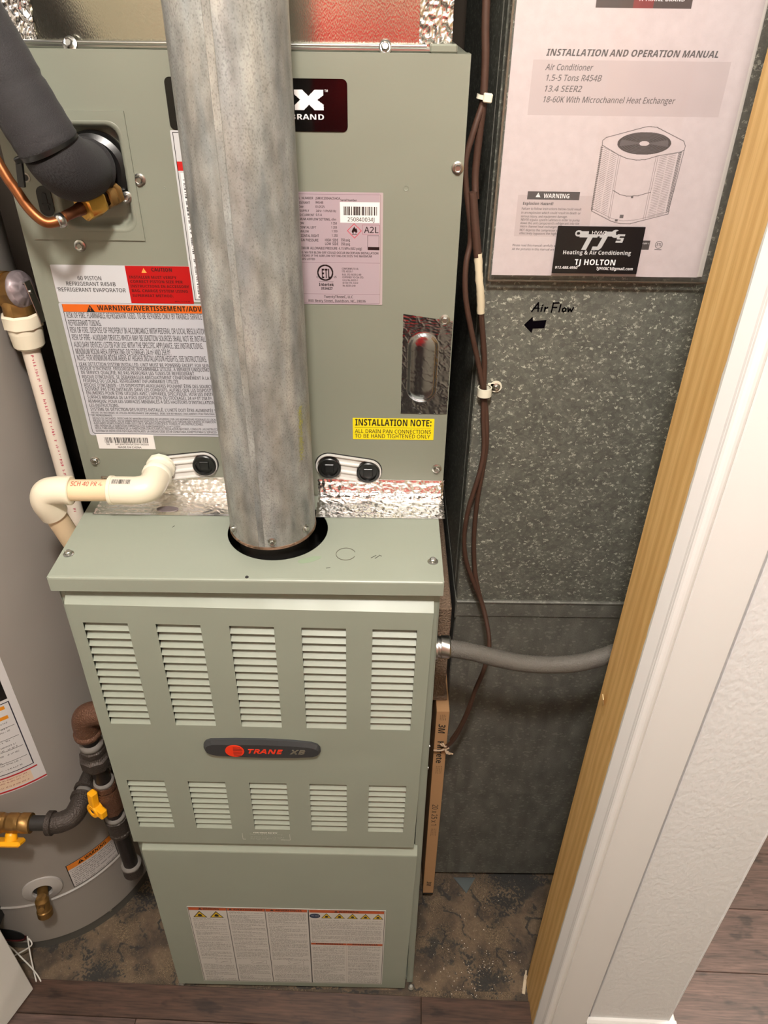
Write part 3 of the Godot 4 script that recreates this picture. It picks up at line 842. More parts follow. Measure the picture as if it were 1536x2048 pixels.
	for q in [[0.1440, -0.0450, 0.008, 0.7], [0.1480, -0.0440, 0.007, 0.8], [0.1520, -0.0470, 0.004, -0.5], [0.0920, -0.0230, 0.005, 0.2], [-0.105, -0.100, 0.004, 1.1], [-0.030, -0.115, 0.005, 0.4]]:
		g = G.new(); g.box(Vector3(-q[2] / 2, 0, -0.0004), Vector3(q[2] / 2, 0.00015, 0.0004), 0.0, Transform3D(Basis(Vector3.UP, q[3]), Vector3(q[0], 1.016, q[1])))
		part("scratch", g, M.dark, top)
	# inside the opening
	g = G.new(); g.lathe([Vector2(0.042, 0.925), Vector2(0.042, 1.05), Vector2(0.040, 1.05), Vector2(0.040, 0.925)], Vector3(0.022, 0, -0.084), Vector3.UP, 40)
	part("vent_collar", g, sm(Color(0.07, 0.065, 0.06), 0.6, 0.3), f)
	g = G.new(); g.tube(spline([Vector3(-0.07, 0.93, -0.12), Vector3(-0.045, 0.965, -0.075), Vector3(-0.02, 0.955, -0.04), Vector3(0.0, 0.94, -0.02)]), 0.009, 12)
	part("gas_tube", g, sm(Color(0.62, 0.5, 0.46), 0.4, 0.5), f)
	# upper door
	var dx := Transform3D(Basis(Vector3.BACK, -0.0150), Vector3.ZERO); dx.origin = Vector3(-0.004, 0.722, 0) - dx.basis * Vector3(-0.004, 0.722, 0)
	g = G.new(dx)
	var cols := [-0.2025, -0.1165, -0.0295, 0.0560, 0.1405]; var lw := 0.0530
	var rows := [[0.7620, 0.9440], [0.5270, 0.6410]]
	var xs := [-0.2180]; for cx in cols: xs.append(cx); xs.append(cx + lw)
	xs.append(0.2115)
	var ys := [0.4870, rows[1][0], rows[1][1], rows[0][0], rows[0][1], 0.9720]
	for j in 5:
		for i in 11:
			var p := [Vector3(xs[i], ys[j], 0), Vector3(xs[i + 1], ys[j], 0), Vector3(xs[i + 1], ys[j + 1], 0), Vector3(xs[i], ys[j + 1], 0)]
			if i % 2 == 1 and j % 2 == 1:
				var b := Vector3(0, 0, -0.0012)
				var mid: Vector3 = (p[0] + p[2]) / 2
				for k in 4: g.face([p[k], p[(k + 1) % 4], p[(k + 1) % 4] + b, p[k] + b], mid - (p[k] + p[(k + 1) % 4]) / 2)
			else: g.face(p, Vector3.BACK)
	for q in [[0.972, 0.0, 0.9815, -0.0105], [0.9815, -0.0105, 0.9935, -0.0115], [0.487, 0.0, 0.4855, -0.0015], [0.4855, -0.0015, 0.4815, -0.012]]:
		var n := Vector3(0, 1 if q[0] > 0.9 else -1, 1.0)
		g.face([Vector3(-0.218, q[0], q[1]), Vector3(0.2115, q[0], q[1]), Vector3(0.2115, q[2], q[3]), Vector3(-0.218, q[2], q[3])], n)
	for s in [[-0.218, -1.0], [0.2115, 1.0]]:
		g.face([Vector3(s[0], 0.4815, -0.012), Vector3(s[0], 0.487, 0), Vector3(s[0], 0.972, 0), Vector3(s[0], 0.9815, -0.0105), Vector3(s[0], 0.9815, -0.0115)], Vector3(s[1], 0, 0))
	var door := part("louvered_door", g, M.furn, f)
	g = G.new()
	var ph := 0.0082; var pd := 0.0086
	g.face([Vector3(0, 0, 0), Vector3(lw, 0, 0), Vector3(lw, ph, -pd), Vector3(0, ph, -pd)], Vector3(0, 1, 1))
	g.face([Vector3(0, -0.0006, -0.0012), Vector3(lw, -0.0006, -0.0012), Vector3(lw, ph, -pd - 0.0012), Vector3(0, ph, -pd - 0.0012)], Vector3(0, -1, -1))
	g.face([Vector3(0, 0, 0), Vector3(lw, 0, 0), Vector3(lw, -0.0006, -0.0012), Vector3(0, -0.0006, -0.0012)], Vector3(0, -1, 0.3))
	g.face([Vector3(0, ph, -pd), Vector3(lw, ph, -pd), Vector3(lw, ph, -pd - 0.0012), Vector3(0, ph, -pd - 0.0012)], Vector3.UP)
	var slat := g.mesh()
	for rw in rows:
		var n := 14 if rw[1] > 0.9 else 9
		for cx in cols:
			for k in n: put("louver", slat, M.furn, door, dx * Transform3D(Basis.IDENTITY, Vector3(cx, rw[0] + (rw[1] - rw[0]) * k / n + 0.0004, 0)))
	# badge: a dark bar with a globe and raised letters
	g = G.new(dx)
	var out := PackedVector2Array()
	for q in [[-0.0840, 0.001], [-0.0832, 0.0085], [-0.0800, 0.0140], [-0.0735, 0.0175], [-0.040, 0.0195], [0.0, 0.0200], [0.040, 0.0180], [0.0620, 0.0150], [0.0700, 0.0110], [0.0735, 0.0050], [0.0740, -0.0015], [0.0715, -0.0080], [0.0650, -0.0120], [0.040, -0.0155], [0.0, -0.0170], [-0.040, -0.0165], [-0.0700, -0.0140], [-0.0790, -0.0100], [-0.0828, -0.0050]]:
		out.append(Vector2(q[0], q[1] + 0.7195))
	g.extrude(out, Vector3(0, 0, 0.0), Vector3.RIGHT, Vector3.UP, Vector3.BACK, 0.003)
	var inn := PackedVector2Array(); for q in out: inn.append(Vector2(q.x * 0.965, 0.7185 + (q.y - 0.7195) * 0.72))
	for i in out.size():
		var j := (i + 1) % out.size()
		g.face([Vector3(out[i].x, out[i].y, 0.003), Vector3(out[j].x, out[j].y, 0.003), Vector3(inn[j].x, inn[j].y, 0.0065), Vector3(inn[i].x, inn[i].y, 0.0065)], Vector3((out[i].x) * 2, (out[i].y - 0.7195) * 8, 0.1))
	g.extrude(inn, Vector3(0, 0, 0.003), Vector3.RIGHT, Vector3.UP, Vector3.BACK, 0.0035)
	var bd := part("badge", g, M.badge, f)
	g = G.new(dx); g.extrude(circ(-0.0415, 0.7200, 0.0128, 32, 0.0118), Vector3(0, 0, 0.0064), Vector3.RIGHT, Vector3.UP, Vector3.BACK, 0.0009)
	part("globe_emblem", g, M.orange, bd)
	g = G.new(dx)
	for k in 6:
		var yy := 0.7120 + k * 0.0030
		var hw := sqrt(maxf(0.0, 1.0 - pow((yy - 0.72) / 0.0118, 2))) * 0.0105
		g.box(Vector3(-0.0415 - hw * 0.2, yy, 0.0070), Vector3(-0.0415 + hw, yy + 0.0008, 0.0076))
	part("globe_line", g, sm(Color(0.35, 0.07, 0.03), 0.5), bd).set_meta("kind", "stuff")
	for q in [["TRANE", -0.0245, 0.0465, M.orange, 0.0088], ["XB", 0.034, 0.019, sm(Color(0.50, 0.48, 0.42), 0.4, 0.5), 0.0088]]:
		var txm := TextMesh.new(); txm.text = q[0]; txm.font = fonts[1]; txm.font_size = 64; txm.pixel_size = 0.001; txm.depth = 0.02; txm.horizontal_alignment = HORIZONTAL_ALIGNMENT_LEFT; txm.vertical_alignment = VERTICAL_ALIGNMENT_CENTER
		var ab := txm.get_aabb()
		var sx: float = q[2] / ab.size.x; var sy: float = q[4] / ab.size.y
		var b := Basis(Vector3(sx, 0, 0), Vector3(sx * 0.25, sy, 0), Vector3(0, 0, 0.05))
		var o := put("lettering", txm, q[3], bd, dx * Transform3D(b, Vector3(q[1] - ab.position.x * sx, 0.7200, 0.0066) - Vector3(0, (ab.position.y + ab.size.y / 2) * sy, 0)))
		o.name = "lettering"
	# clear sticker with white print near the bottom of the upper door
	var im := sheet(300, 84, Color(0, 0, 0, 0), Image.FORMAT_RGBA8)
	var wc := Color(0.92, 0.92, 0.88)
	PL(im, [Vector2(3, 20), Vector2(3, 80), Vector2(20, 80)], 2, wc); PL(im, [Vector2(240, 80), Vector2(296, 80), Vector2(296, 20)], 2, wc)
	T(im, "FOR YOUR SAFETY", 70, 4, 150, 11, wc, 1); lines(im, 50, 22, 210, 82, 9, 16, wc)
	g = G.new(dx); g.extrude(rr(-0.050, 0.4995, 0.0235, 0.5205, 0.0005), Vector3(0, 0, 0.0001), Vector3.RIGHT, Vector3.UP, Vector3.BACK, 0.0003, Rect2(-0.05, 0.4995, 0.0735, 0.021))
	part("printed_notice", g, cutout(im), f)
	# lower door
	var dl := Transform3D(Basis(Vector3.BACK, -0.0170), Vector3.ZERO); dl.origin = Vector3(-0.004, 0.25, 0) - dl.basis * Vector3(-0.004, 0.25, 0)
	g = G.new(dl)
	var pr := [Vector2(0.0125, -0.014), Vector2(0.0125, -0.001), Vector2(0.0135, 0.0), Vector2(0.4620, 0.0), Vector2(0.4640, -0.0006), Vector2(0.4735, -0.0100), Vector2(0.4740, -0.014)]
	for i in pr.size() - 1:
		var n := Vector3(0, -(pr[i + 1].y - pr[i].y), pr[i + 1].x - pr[i].x)
		g.face([Vector3(-0.2165, pr[i].x, pr[i].y), Vector3(0.2105, pr[i].x, pr[i].y), Vector3(0.2105, pr[i + 1].x, pr[i + 1].y), Vector3(-0.2165, pr[i + 1].x, pr[i + 1].y)], n)
	for s in [[-0.2165, -1.0], [0.2105, 1.0]]:
		var q := []; for p in pr: q.append(Vector3(s[0], p.x, p.y))
		g.face(q, Vector3(s[1], 0, 0))
	part("blower_door", g, M.furn, f)
	sticker("safety_sheet", panel_image(), [-0.1675, 0.2985, 0.1670, 0.0295], 0.0006, f, 0.001, 0.45, dl)
	# leveling feet showing at the two lower corners
	for x in [-0.219, 0.219]:
		g = G.new(); g.lathe([Vector2(0.006, 0), Vector2(0.006, 0.006), Vector2(0.003, 0.009), Vector2(0, 0.009)], Vector3(x, 0, -0.004), Vector3.UP, 12)
		part("foot", g, M.steel, f)
	for q in [0.69, 0.64]: screw(Vector3(0.2222, q, -0.03), Vector3.RIGHT, f, "screw", 0.6)

func coil() -> void:
	var Z := -0.173
	var c := thing("coil_cabinet", "olive-beige coil cabinet covered in warning labels, standing on the furnace", "coil cabinet", Vector3(0, 1.016, -0.45))
	var g := G.new()
	g.box(Vector3(-0.2360, 1.0162, -0.71), Vector3(0.2310, 1.5150, Z - 0.016), 0.001)
	g.box(Vector3(-0.2360, 1.0162, Z - 0.017), Vector3(-0.2210, 1.5150, Z - 0.006)); g.box(Vector3(-0.2225, 1.0162, Z - 0.017), Vector3(0.2310, 1.03, Z - 0.001))
	part("cabinet", g, M.coil, c)
	# front panel, cut out round the pan of the access plate
	g = G.new()
	var X0 := -0.2215; var X1 := 0.2318
	var hx0 := -0.1880; var hx1 := -0.1085; var hy0 := 1.3500; var hy1 := 1.4560
	var xs := [X0, hx0, hx1, X1]; var ys := [1.0170, hy0, hy1, 1.5155]
	for j in 3:
		for i in 3:
			if i == 1 and j == 1: continue
			g.face([Vector3(xs[i], ys[j], Z), Vector3(xs[i + 1], ys[j], Z), Vector3(xs[i + 1], ys[j + 1], Z), Vector3(xs[i], ys[j + 1], Z)], Vector3.BACK)
	for s in [[X0, -1.0], [X1, 1.0]]: g.face([Vector3(s[0], 1.017, Z), Vector3(s[0], 1.5155, Z), Vector3(s[0], 1.5155, Z - 0.02), Vector3(s[0], 1.017, Z - 0.02)], Vector3(s[1], 0, 0))
	g.face([Vector3(X0, 1.5155, Z), Vector3(X1, 1.5155, Z), Vector3(X1, 1.5155, Z - 0.02), Vector3(X0, 1.5155, Z - 0.02)], Vector3.UP)
	part("front_panel", g, M.coil, c)
	# access plate with a pressed pan
	g = G.new()
	var loops := []
	for q in [[0.0, 0.0018, 0.0], [0.0004, 0.0021, 0.006], [0.0040, 0.0006, 0.010], [0.0060, -0.0040, 0.012], [0.0085, -0.0105, 0.012], [0.0125, -0.0125, 0.011]]:
		var lp := []
		for v in rr(hx0 + q[0], hy0 + q[0], hx1 - q[0], hy1 - q[0], maxf(0.004, 0.014 - q[0] * 0.4), 7): lp.append(Vector3(v.x, v.y, Z + q[1]))
		loops.append(lp)
	g.s.set_smooth_group(6)
	for i in loops.size() - 1:
		for k in loops[i].size():
			var m: int = (k + 1) % loops[i].size()
			var ctr := Vector3((hx0 + hx1) / 2, (hy0 + hy1) / 2, Z + 0.05)
			g.face([loops[i][k], loops[i][m], loops[i + 1][m], loops[i + 1][k]], ctr - loops[i][k])
	g.s.set_smooth_group(-1)
	g.face(loops[-1], Vector3.BACK)
	var fr := rr(-0.2218, 1.3415, -0.1035, 1.4645, 0.004)
	var lp0: Array = loops[0]
	var T0 := Z + 0.0018
	# frame of the plate between its outer edge and the pan
	var ax := [-0.2218, hx0, hx1, -0.1035]; var ay := [1.3415, hy0, hy1, 1.4645]
	for j in 3:
		for i in 3:
			if i == 1 and j == 1: continue
			g.face([Vector3(ax[i], ay[j], T0), Vector3(ax[i + 1], ay[j], T0), Vector3(ax[i + 1], ay[j + 1], T0), Vector3(ax[i], ay[j + 1], T0)], Vector3.BACK)
	for k in [[hx0, hy0], [hx1, hy0], [hx1, hy1], [hx0, hy1]]:
		var best := []
		for v in lp0:
			if absf(v.x - k[0]) <= 0.0142 and absf(v.y - k[1]) <= 0.0142: best.append(v)
		best.sort_custom(func(a, b): return a.x < b.x)
		for i in best.size() - 1: g.face([Vector3(k[0], k[1], T0), best[i], best[i + 1]], Vector3.BACK)
	g.face([Vector3(-0.2218, 1.3415, T0), Vector3(-0.1035, 1.3415, T0), Vector3(-0.1035, 1.3415, Z), Vector3(-0.2218, 1.3415, Z)], Vector3.DOWN)
	g.face([Vector3(-0.1035, 1.3415, T0), Vector3(-0.1035, 1.4645, T0), Vector3(-0.1035, 1.4645, Z), Vector3(-0.1035, 1.3415, Z)], Vector3.RIGHT)
	g.face([Vector3(-0.2218, 1.4645, T0), Vector3(-0.1035, 1.4645, T0), Vector3(-0.1035, 1.4645, Z), Vector3(-0.2218, 1.4645, Z)], Vector3.UP)
	var ap := part("access_plate", g, M.coil, c)
	# rubber grommet behind the insulated elbow, slotted grommet left of it, empty screw hole
	g = G.new(); g.lathe([Vector2(0.0350, 0), Vector2(0.0355, 0.006), Vector2(0.0335, 0.012), Vector2(0.028, 0.015), Vector2(0, 0.015)], Vector3(-0.1435, 1.4110, Z - 0.0125), Vector3.BACK, 36)
	part("grommet", g, M.black, ap)
	g = G.new(); g.extrude(rr(-0.2075, 1.3655, -0.1925, 1.3955, 0.0074), Vector3(0, 0, T0), Vector3.RIGHT, Vector3.UP, Vector3.BACK, 0.0016)
	var gr := part("grommet", g, M.black, ap)
	g = G.new(); g.extrude(rr(-0.2025, 1.371, -0.1975, 1.389, 0.002), Vector3(0, 0, T0 + 0.0016), Vector3.RIGHT, Vector3.UP, Vector3.BACK, 0.0006); g.box(Vector3(-0.2035, 1.377, T0 + 0.0016), Vector3(-0.1955, 1.3785, T0 + 0.0025))
	part("slit", g, sm(Color(0.01, 0.01, 0.01), 0.6), gr)
	g = G.new(); g.lathe([Vector2(0.0048, 0), Vector2(0.0048, 0.0006), Vector2(0.0032, 0.0008), Vector2(0.003, 0.0001), Vector2(0, 0.0001)], Vector3(-0.215, 1.403, T0), Vector3.BACK, 16)
	var sh := part("screw_hole", g, M.steel, ap)
	g = G.new(); g.lathe([Vector2(0.003, 0), Vector2(0.003, 0.0004), Vector2(0, 0.0004)], Vector3(-0.215, 1.403, T0), Vector3.BACK, 14)
	part("hole", g, M.dark, sh)
	for q in [[-0.099, 1.402], [-0.175, 1.335], [0.2255, 1.417], [0.2215, 1.258], [0.2225, 1.0605], [-0.2155, 1.066]]:
		screw(Vector3(q[0], q[1], Z), Vector3.BACK, c)
	screw(Vector3(-0.1150, 1.3850, Z + 0.001), Vector3(0.1, 0, 1), ap, "screw", 0.95)
	for q in [[0.1740, 1.3970, 0.0030], [-0.0745, 1.3945, 0.0012]]:
		g = G.new(); g.lathe([Vector2(q[2], 0), Vector2(q[2] * 0.9, 0.0005), Vector2(q[2] * 0.5, 0.0001), Vector2(0, 0.0001)], Vector3(q[0], q[1], Z), Vector3.BACK, 14)
		part("dimple", g, M.coil, c)
	# labels
	var zs := Z + 0.0003
	sticker("brand_plaque", brand_image(), [-0.0600, 1.4940, 0.1150, 1.4485], zs + 0.0004, c, 0.005, 0.12)
	sticker("rating_label", rating_image(), [0.0400, 1.3925, 0.1505, 1.2745], zs, c, 0.0008, 0.25)
	sticker("caution_label", caution_image(), [-0.2125, 1.3145, -0.0605, 1.2728], zs + 0.0002, c, 0.0012, 0.3)
	sticker("warning_label", warning_image(), [-0.2135, 1.2725, -0.0050, 1.1030], zs, c, 0.003, 0.3)
	sticker("barcode_label", made_image(), [-0.2060, 1.1045, -0.1345, 1.0840], zs + 0.0004, c, 0.0003, 0.4)
	sticker("yellow_note", note_image(), [0.1155, 1.1318, 0.2162, 1.1023], zs, c, 0.0005, 0.4)
	sticker("side_label", strip_image(), [-0.0610, 1.4480, -0.0250, 1.2750], zs - 0.0001, c, 0.001, 0.4)
	# drain fittings: white oblong sockets with black plugs
	for q in [[-0.146, -0.0585, 1.0635, 1.0565, [[-0.0745, 1.0640]]], [0.0675, 0.1515, 1.0640, 1.0560, [[0.0850, 1.0625], [0.1345, 1.0565]]]]:
		var r0 := 0.0168
		var a := Vector2(q[0] + r0, q[3] if q[0] < 0 else q[2]); var b := Vector2(q[1] - r0, q[2] if q[0] < 0 else q[3])
		var d := (b - a).angle()
		var cap := func(rad):
			var p := PackedVector2Array()
			for i in 13: p.append(b + Vector2.from_angle(d - PI / 2 + PI * i / 12) * rad)
			for i in 13: p.append(a + Vector2.from_angle(d + PI / 2 + PI * i / 12) * rad)
			return p
		g = G.new(); g.extrude(cap.call(r0 + 0.0012), Vector3(0, 0, Z - 0.002), Vector3.RIGHT, Vector3.UP, Vector3.BACK, 0.0024)
		var gk := part("drain_gasket", g, M.black, c)
		g = G.new(); g.extrude(cap.call(r0), Vector3(0, 0, Z), Vector3.RIGHT, Vector3.UP, Vector3.BACK, 0.0012)
		for k in [-0.006, 0.006]:
			var m0: Vector2 = a + Vector2(0, k); var m1: Vector2 = b + Vector2(0, k)
			g.tube([Vector3(m0.x, m0.y, Z + 0.0012), Vector3(m1.x, m1.y, Z + 0.0012)], 0.0026, 10)
		var o1: PackedVector2Array = cap.call(r0); var o2: PackedVector2Array = cap.call(r0 - 0.0016)
		for i in o1.size():
			var j := (i + 1) % o1.size()
			g.face([Vector3(o1[i].x, o1[i].y, Z + 0.004), Vector3(o1[j].x, o1[j].y, Z + 0.004), Vector3(o2[j].x, o2[j].y, Z + 0.004), Vector3(o2[i].x, o2[i].y, Z + 0.004)], Vector3.BACK)
			var nn := Vector3(o1[i].x - (a.x + b.x) / 2, o1[i].y - (a.y + b.y) / 2, 0)
			g.face([Vector3(o1[i].x, o1[i].y, Z), Vector3(o1[j].x, o1[j].y, Z), Vector3(o1[j].x, o1[j].y, Z + 0.004), Vector3(o1[i].x, o1[i].y, Z + 0.004)], nn)
			g.face([Vector3(o2[i].x, o2[i].y, Z), Vector3(o2[j].x, o2[j].y, Z), Vector3(o2[j].x, o2[j].y, Z + 0.004), Vector3(o2[i].x, o2[i].y, Z + 0.004)], -nn)
		var so := part("drain_socket", g, sm(Color(0.82, 0.81, 0.79), 0.4), c)
		for pl in q[4]:
			g = G.new(); g.lathe([Vector2(0.0148, 0), Vector2(0.0148, 0.0075), Vector2(0.0138, 0.0085), Vector2(0.0110, 0.0085), Vector2(0.0104, 0.0060), Vector2(0, 0.0060)], Vector3(pl[0], pl[1], Z), Vector3.BACK, 32)
			g.box(Vector3(pl[0] - 0.0058, pl[1] - 0.0058, Z + 0.006), Vector3(pl[0] + 0.0058, pl[1] + 0.0058, Z + 0.0074), 0.0008, Transform3D.IDENTITY)
			part("drain_plug", g, M.black, so)
	# square of foil tape pressed over a lifting slot
	var fr2 := noise(81, 30.0); var fr3 := noise(82, 90.0)
	g = G.new()
	g.grid(56, 110, func(u, v):
		var x: float = lerpf(0.1745, 0.2308, u) + 0.0006 * fr3.get_noise_2d(v * 3.0, 7.0); var y: float = lerpf(1.2645, 1.1390, v) - 0.008 * u * (1.0 - v)
		var dd := Vector2((x - 0.1985) / 0.0145, clampf((absf(y - 1.199) - 0.026) / 0.0145, 0.0, 9.0)).length()
		var e := sqrt(clampf(1.0 - dd * dd * 0.92, 0.0, 1.0))
		var wr := (1.0 - 0.75 * e) * 0.00018 * fr2.get_noise_2d(x * 3.0, y * 3.0) + 0.00022 * sin(y * 1900.0 + 6.0 * fr2.get_noise_2d(x, y)) * smoothstep(1.23, 1.25, y) + 0.0003 * maxf(0.0, 0.10 - absf(fr2.get_noise_2d(x * 1.3 + 9.0, y * 1.3))) * 10.0 * (1.0 - 0.6 * e)
		return Vector3(x, y, Z + 0.0008 + wr * 0.7 + 0.0014 * smoothstep(1.25, 1.05, dd) * (1.0 - e) + 0.0040 * e), Vector3.BACK, Vector2(0.06, 0.126))
	var fp := part("foil_patch", g, sm(Color(0.66, 0.66, 0.68), 0.18, 1.0), c)
	# foil tape over the joint with the furnace, left and right of the vent pipe
	for q in [[-0.2130, -0.0200, 0.0], [0.0690, 0.2330, 1.0]]:
		g = G.new()
		var nz := noise(90 + int(q[2]), 45.0); var nz2 := noise(94, 160.0)
		var amp: float = 0.0024 if q[2] > 0.5 else 0.0009
		g.grid(130, 64, func(u, v):
			var s: float = v * 0.076
			var x := lerpf(q[0], q[1], u) + (0.0016 * nz2.get_noise_2d(v * 0.4, 3.0) if u > 0.97 or u < 0.03 else 0.0)
			var y := 1.0165; var z := Z
			var up := 0.026
			if s < up - 0.004: y = 1.0165 + up - s
			elif s < up + 0.004:
				var a: float = (s - up + 0.004) / 0.008
				y = 1.0165 + 0.004 * (1.0 - a) * (1.0 - a); z = Z + 0.004 * a * a
			else: z = Z + s - up
			var n := nz.get_noise_2d(x * 1.0, s * 1.6); var fine2 := nz2.get_noise_2d(x, s)
			var d: float = 0.0006 + amp * (0.5 - absf(n)) + amp * 0.22 * fine2
			if q[2] > 0.5 and s < up: d += 0.00012 * sin(x * 2300.0 + 9.0 * n) + 0.003 * exp(-pow((s - 0.021) / 0.008, 2.0))
			if q[2] > 0.5 and s > up: d += 0.003 * exp(-pow((s - 0.045) / 0.012, 2.0))
			if v < 0.02 or v > 0.98 or u < 0.01 or u > 0.99: d = 0.0003
			return Vector3(x, y + (d if s > up - 0.004 else 0.0), z + (d if s < up + 0.004 else 0.0)), Vector3(0, 1, 1), Vector2(0.2, 0.076))
		var ft := part("foil_tape", g, M.foil, c)
		if q[2] < 0.5:
			g = G.new(); g.extrude(circ(-0.1210, 0.1355, 0.014, 24, 0.006), Vector3(0, 1.0171, 0), Vector3.RIGHT, Vector3.FORWARD, Vector3.UP, 0.0008)
			part("stain", g, sm(Color(0.5, 0.46, 0.47), 0.35, 0.5), ft)

func plenum() -> void:
	var p := thing("supply_plenum", "shiny galvanised sheet-metal plenum on top of the coil cabinet with taped edges", "duct", Vector3(0, 1.515, -0.45))
	var g := G.new(); g.box(Vector3(-0.205, 1.5170, -0.70), Vector3(0.212, 2.30, -0.1880), 0.001)
	part("duct_body", g, M.mirror, p)
	g = G.new(); g.box(Vector3(-0.212, 1.5158, -0.705), Vector3(0.2130, 1.5195, -0.1800), 0.0012)
	g.tube([Vector3(-0.19, 1.5205, -0.181), Vector3(0.19, 1.5205, -0.181)], 0.0018, 10)
	part("flange", g, M.zinc, p)
	g = G.new(); g.box(Vector3(0.1930, 1.5155, -0.186), Vector3(0.2190, 1.5230, -0.1765), 0.0015)
	part("corner_bracket", g, M.coil, p)
	var nz := noise(97, 60.0)
	for q in [[0.1830, 0.2140], [-0.2060, -0.1790]]:
		g = G.new()
		g.grid(24, 70, func(u, v):
			var y: float = lerpf(1.522, 1.62, v)
			var n := nz.get_noise_2d(u * 0.03 + q[0], y)
			return Vector3(lerpf(q[0], q[1], u), y, -0.1872 + 0.0045 * (0.5 - absf(n)) + 0.002 * nz.get_noise_2d(y * 3.0, u * 0.1)), Vector3.BACK, Vector2(0.03, 0.1))
		part("foil_tape", g, M.foil, p)
	screw(Vector3(0.1510, 1.5195, -0.1795), Vector3(0, 0.4, 1), p); screw(Vector3(-0.1460, 1.5190, -0.1795), Vector3(0, 0.4, 1), p, "screw", 1.1)

func vent_pipe() -> void:
	var v := thing("vent_pipe", "weathered galvanised round vent pipe rising out of the furnace top", "vent pipe", Vector3(0.022, 1.034, -0.084))
	var ck := sheet(48, 160, Color(0, 0, 0, 0), Image.FORMAT_RGBA8)
	for i in 420:
		var t := rng.randf()
		R(ck, 24 + rng.randfn(0.0, 8.0) - 10 * t, t * 158, 2, 3, Color(0.66, 0.65, 0.32))
	var o := Vector3(0.022, 0, -0.084); var r := 0.0508
	var g := G.new(); g.lathe([Vector2(r - 0.001, 1.0345), Vector2(r + 0.0004, 1.034), Vector2(r, 1.0365), Vector2(r, 1.7), Vector2(r, 2.3)], o, Vector3.UP, 72, false)
	g.lathe([Vector2(r - 0.0012, 2.3), Vector2(r - 0.0012, 1.034)], o, Vector3.UP, 48, true)
	part("pipe", g, M.pipe, v)
	g = G.new(); g.lathe([Vector2(r - 0.0008, 1.0325), Vector2(r + 0.0009, 1.0335), Vector2(r + 0.0008, 1.0362), Vector2(r, 1.0368)], o, Vector3.UP, 60)
	g.xf = Transform3D.IDENTITY
	part("rim", g, bump(sm(Color(0.42, 0.33, 0.26), 0.6, 0.4), 0.2, 4.0), v, "rusty brown lower rim")
	g = G.new(); g.box(Vector3(-0.0035, 1.037, -0.0006), Vector3(0.0035, 2.3, 0.0006), 0.0004, facing_y(o, r, -0.12))
	part("seam", g, M.pipe, v)
	curved("chalk_mark", cutout(ck), o, Vector3.UP, Vector3.BACK, r + 0.0003, 0.92, 1.16, 1.140, 1.205, v)
	for a in [-0.92, 0.12, 0.98]: screw(o + Vector3(sin(a) * r, 1.0445 + 0.004 * absf(a), cos(a) * r), Vector3(sin(a), 0, cos(a)), v, "screw", 0.8)

func facing_y(o: Vector3, r: float, a: float) -> Transform3D:
	return Transform3D(Basis(Vector3.UP, a), o + Vector3(sin(a) * r, 0, cos(a) * r))
# ---------------------------------------------------------------- pipes and lines left of the coil
func suction_line() -> void:
	var s := thing("suction_line", "thick refrigerant line in black foam insulation bending into the coil cabinet", "insulated pipe", Vector3(-0.143, 1.41, -0.16))
	var g := G.new()
	var p := spline([Vector3(-0.1470, 1.4140, -0.1640), Vector3(-0.1460, 1.4165, -0.1420), Vector3(-0.1465, 1.4220, -0.1200), Vector3(-0.1500, 1.4340, -0.1030), Vector3(-0.1540, 1.4450, -0.0970)], 8)
	var rad := []
	for i in p.size():
		var t := float(i) / (p.size() - 1)
		rad.append(0.0262 + 0.0030 * sin(PI * clampf(t * 1.05, 0, 1)) * (1.0 if t < 0.9 else 0.9) + (0.002 if t < 0.1 else 0.0))
	g.tube(p, rad, 40)
	part("insulated_elbow", g, M.foam, s)
	g = G.new()
	p = spline([Vector3(-0.1525, 1.4430, -0.0970), Vector3(-0.1560, 1.4520, -0.0965), Vector3(-0.1680, 1.4780, -0.0975), Vector3(-0.1830, 1.5120, -0.1000), Vector3(-0.2000, 1.5480, -0.1030), Vector3(-0.2500, 1.6500, -0.1100), Vector3(-0.3200, 1.8500, -0.1300), Vector3(-0.3400, 2.3500, -0.1400)], 8)
	rad = []
	for i in p.size():
		var rr0 := 0.0282 + 0.0002 * sin(i * 1.7)
		if i == 0: rr0 = 0.0250
		elif i <= 2: rr0 = 0.0272
		if i == 19: rr0 = 0.0268
		rad.append(rr0)
	g.tube(p, rad, 40)
	part("insulation", g, M.foam, s)
	g = G.new()
	var ax := Vector3(-0.007, 0.021, 0.004).normalized()
	g.lathe([Vector2(0.0262, -0.0028), Vector2(0.0280, -0.0026), Vector2(0.0280, 0.0026), Vector2(0.0262, 0.0028)], Vector3(-0.1535, 1.4450, -0.0970), ax, 44)
	g.box(Vector3(-0.004, -0.003, -0.003), Vector3(0.004, 0.003, 0.003), 0.001, facing(Vector3(-0.1790, 1.4340, -0.0880), ax))
	g.box(Vector3(-0.003, -0.0005, -0.002), Vector3(0.003, 0.022, 0.002), 0.0004, facing(Vector3(-0.1795, 1.4330, -0.0880), Vector3(-0.1, -1, 0.1)))
	part("cable_tie", g, M.black, s)

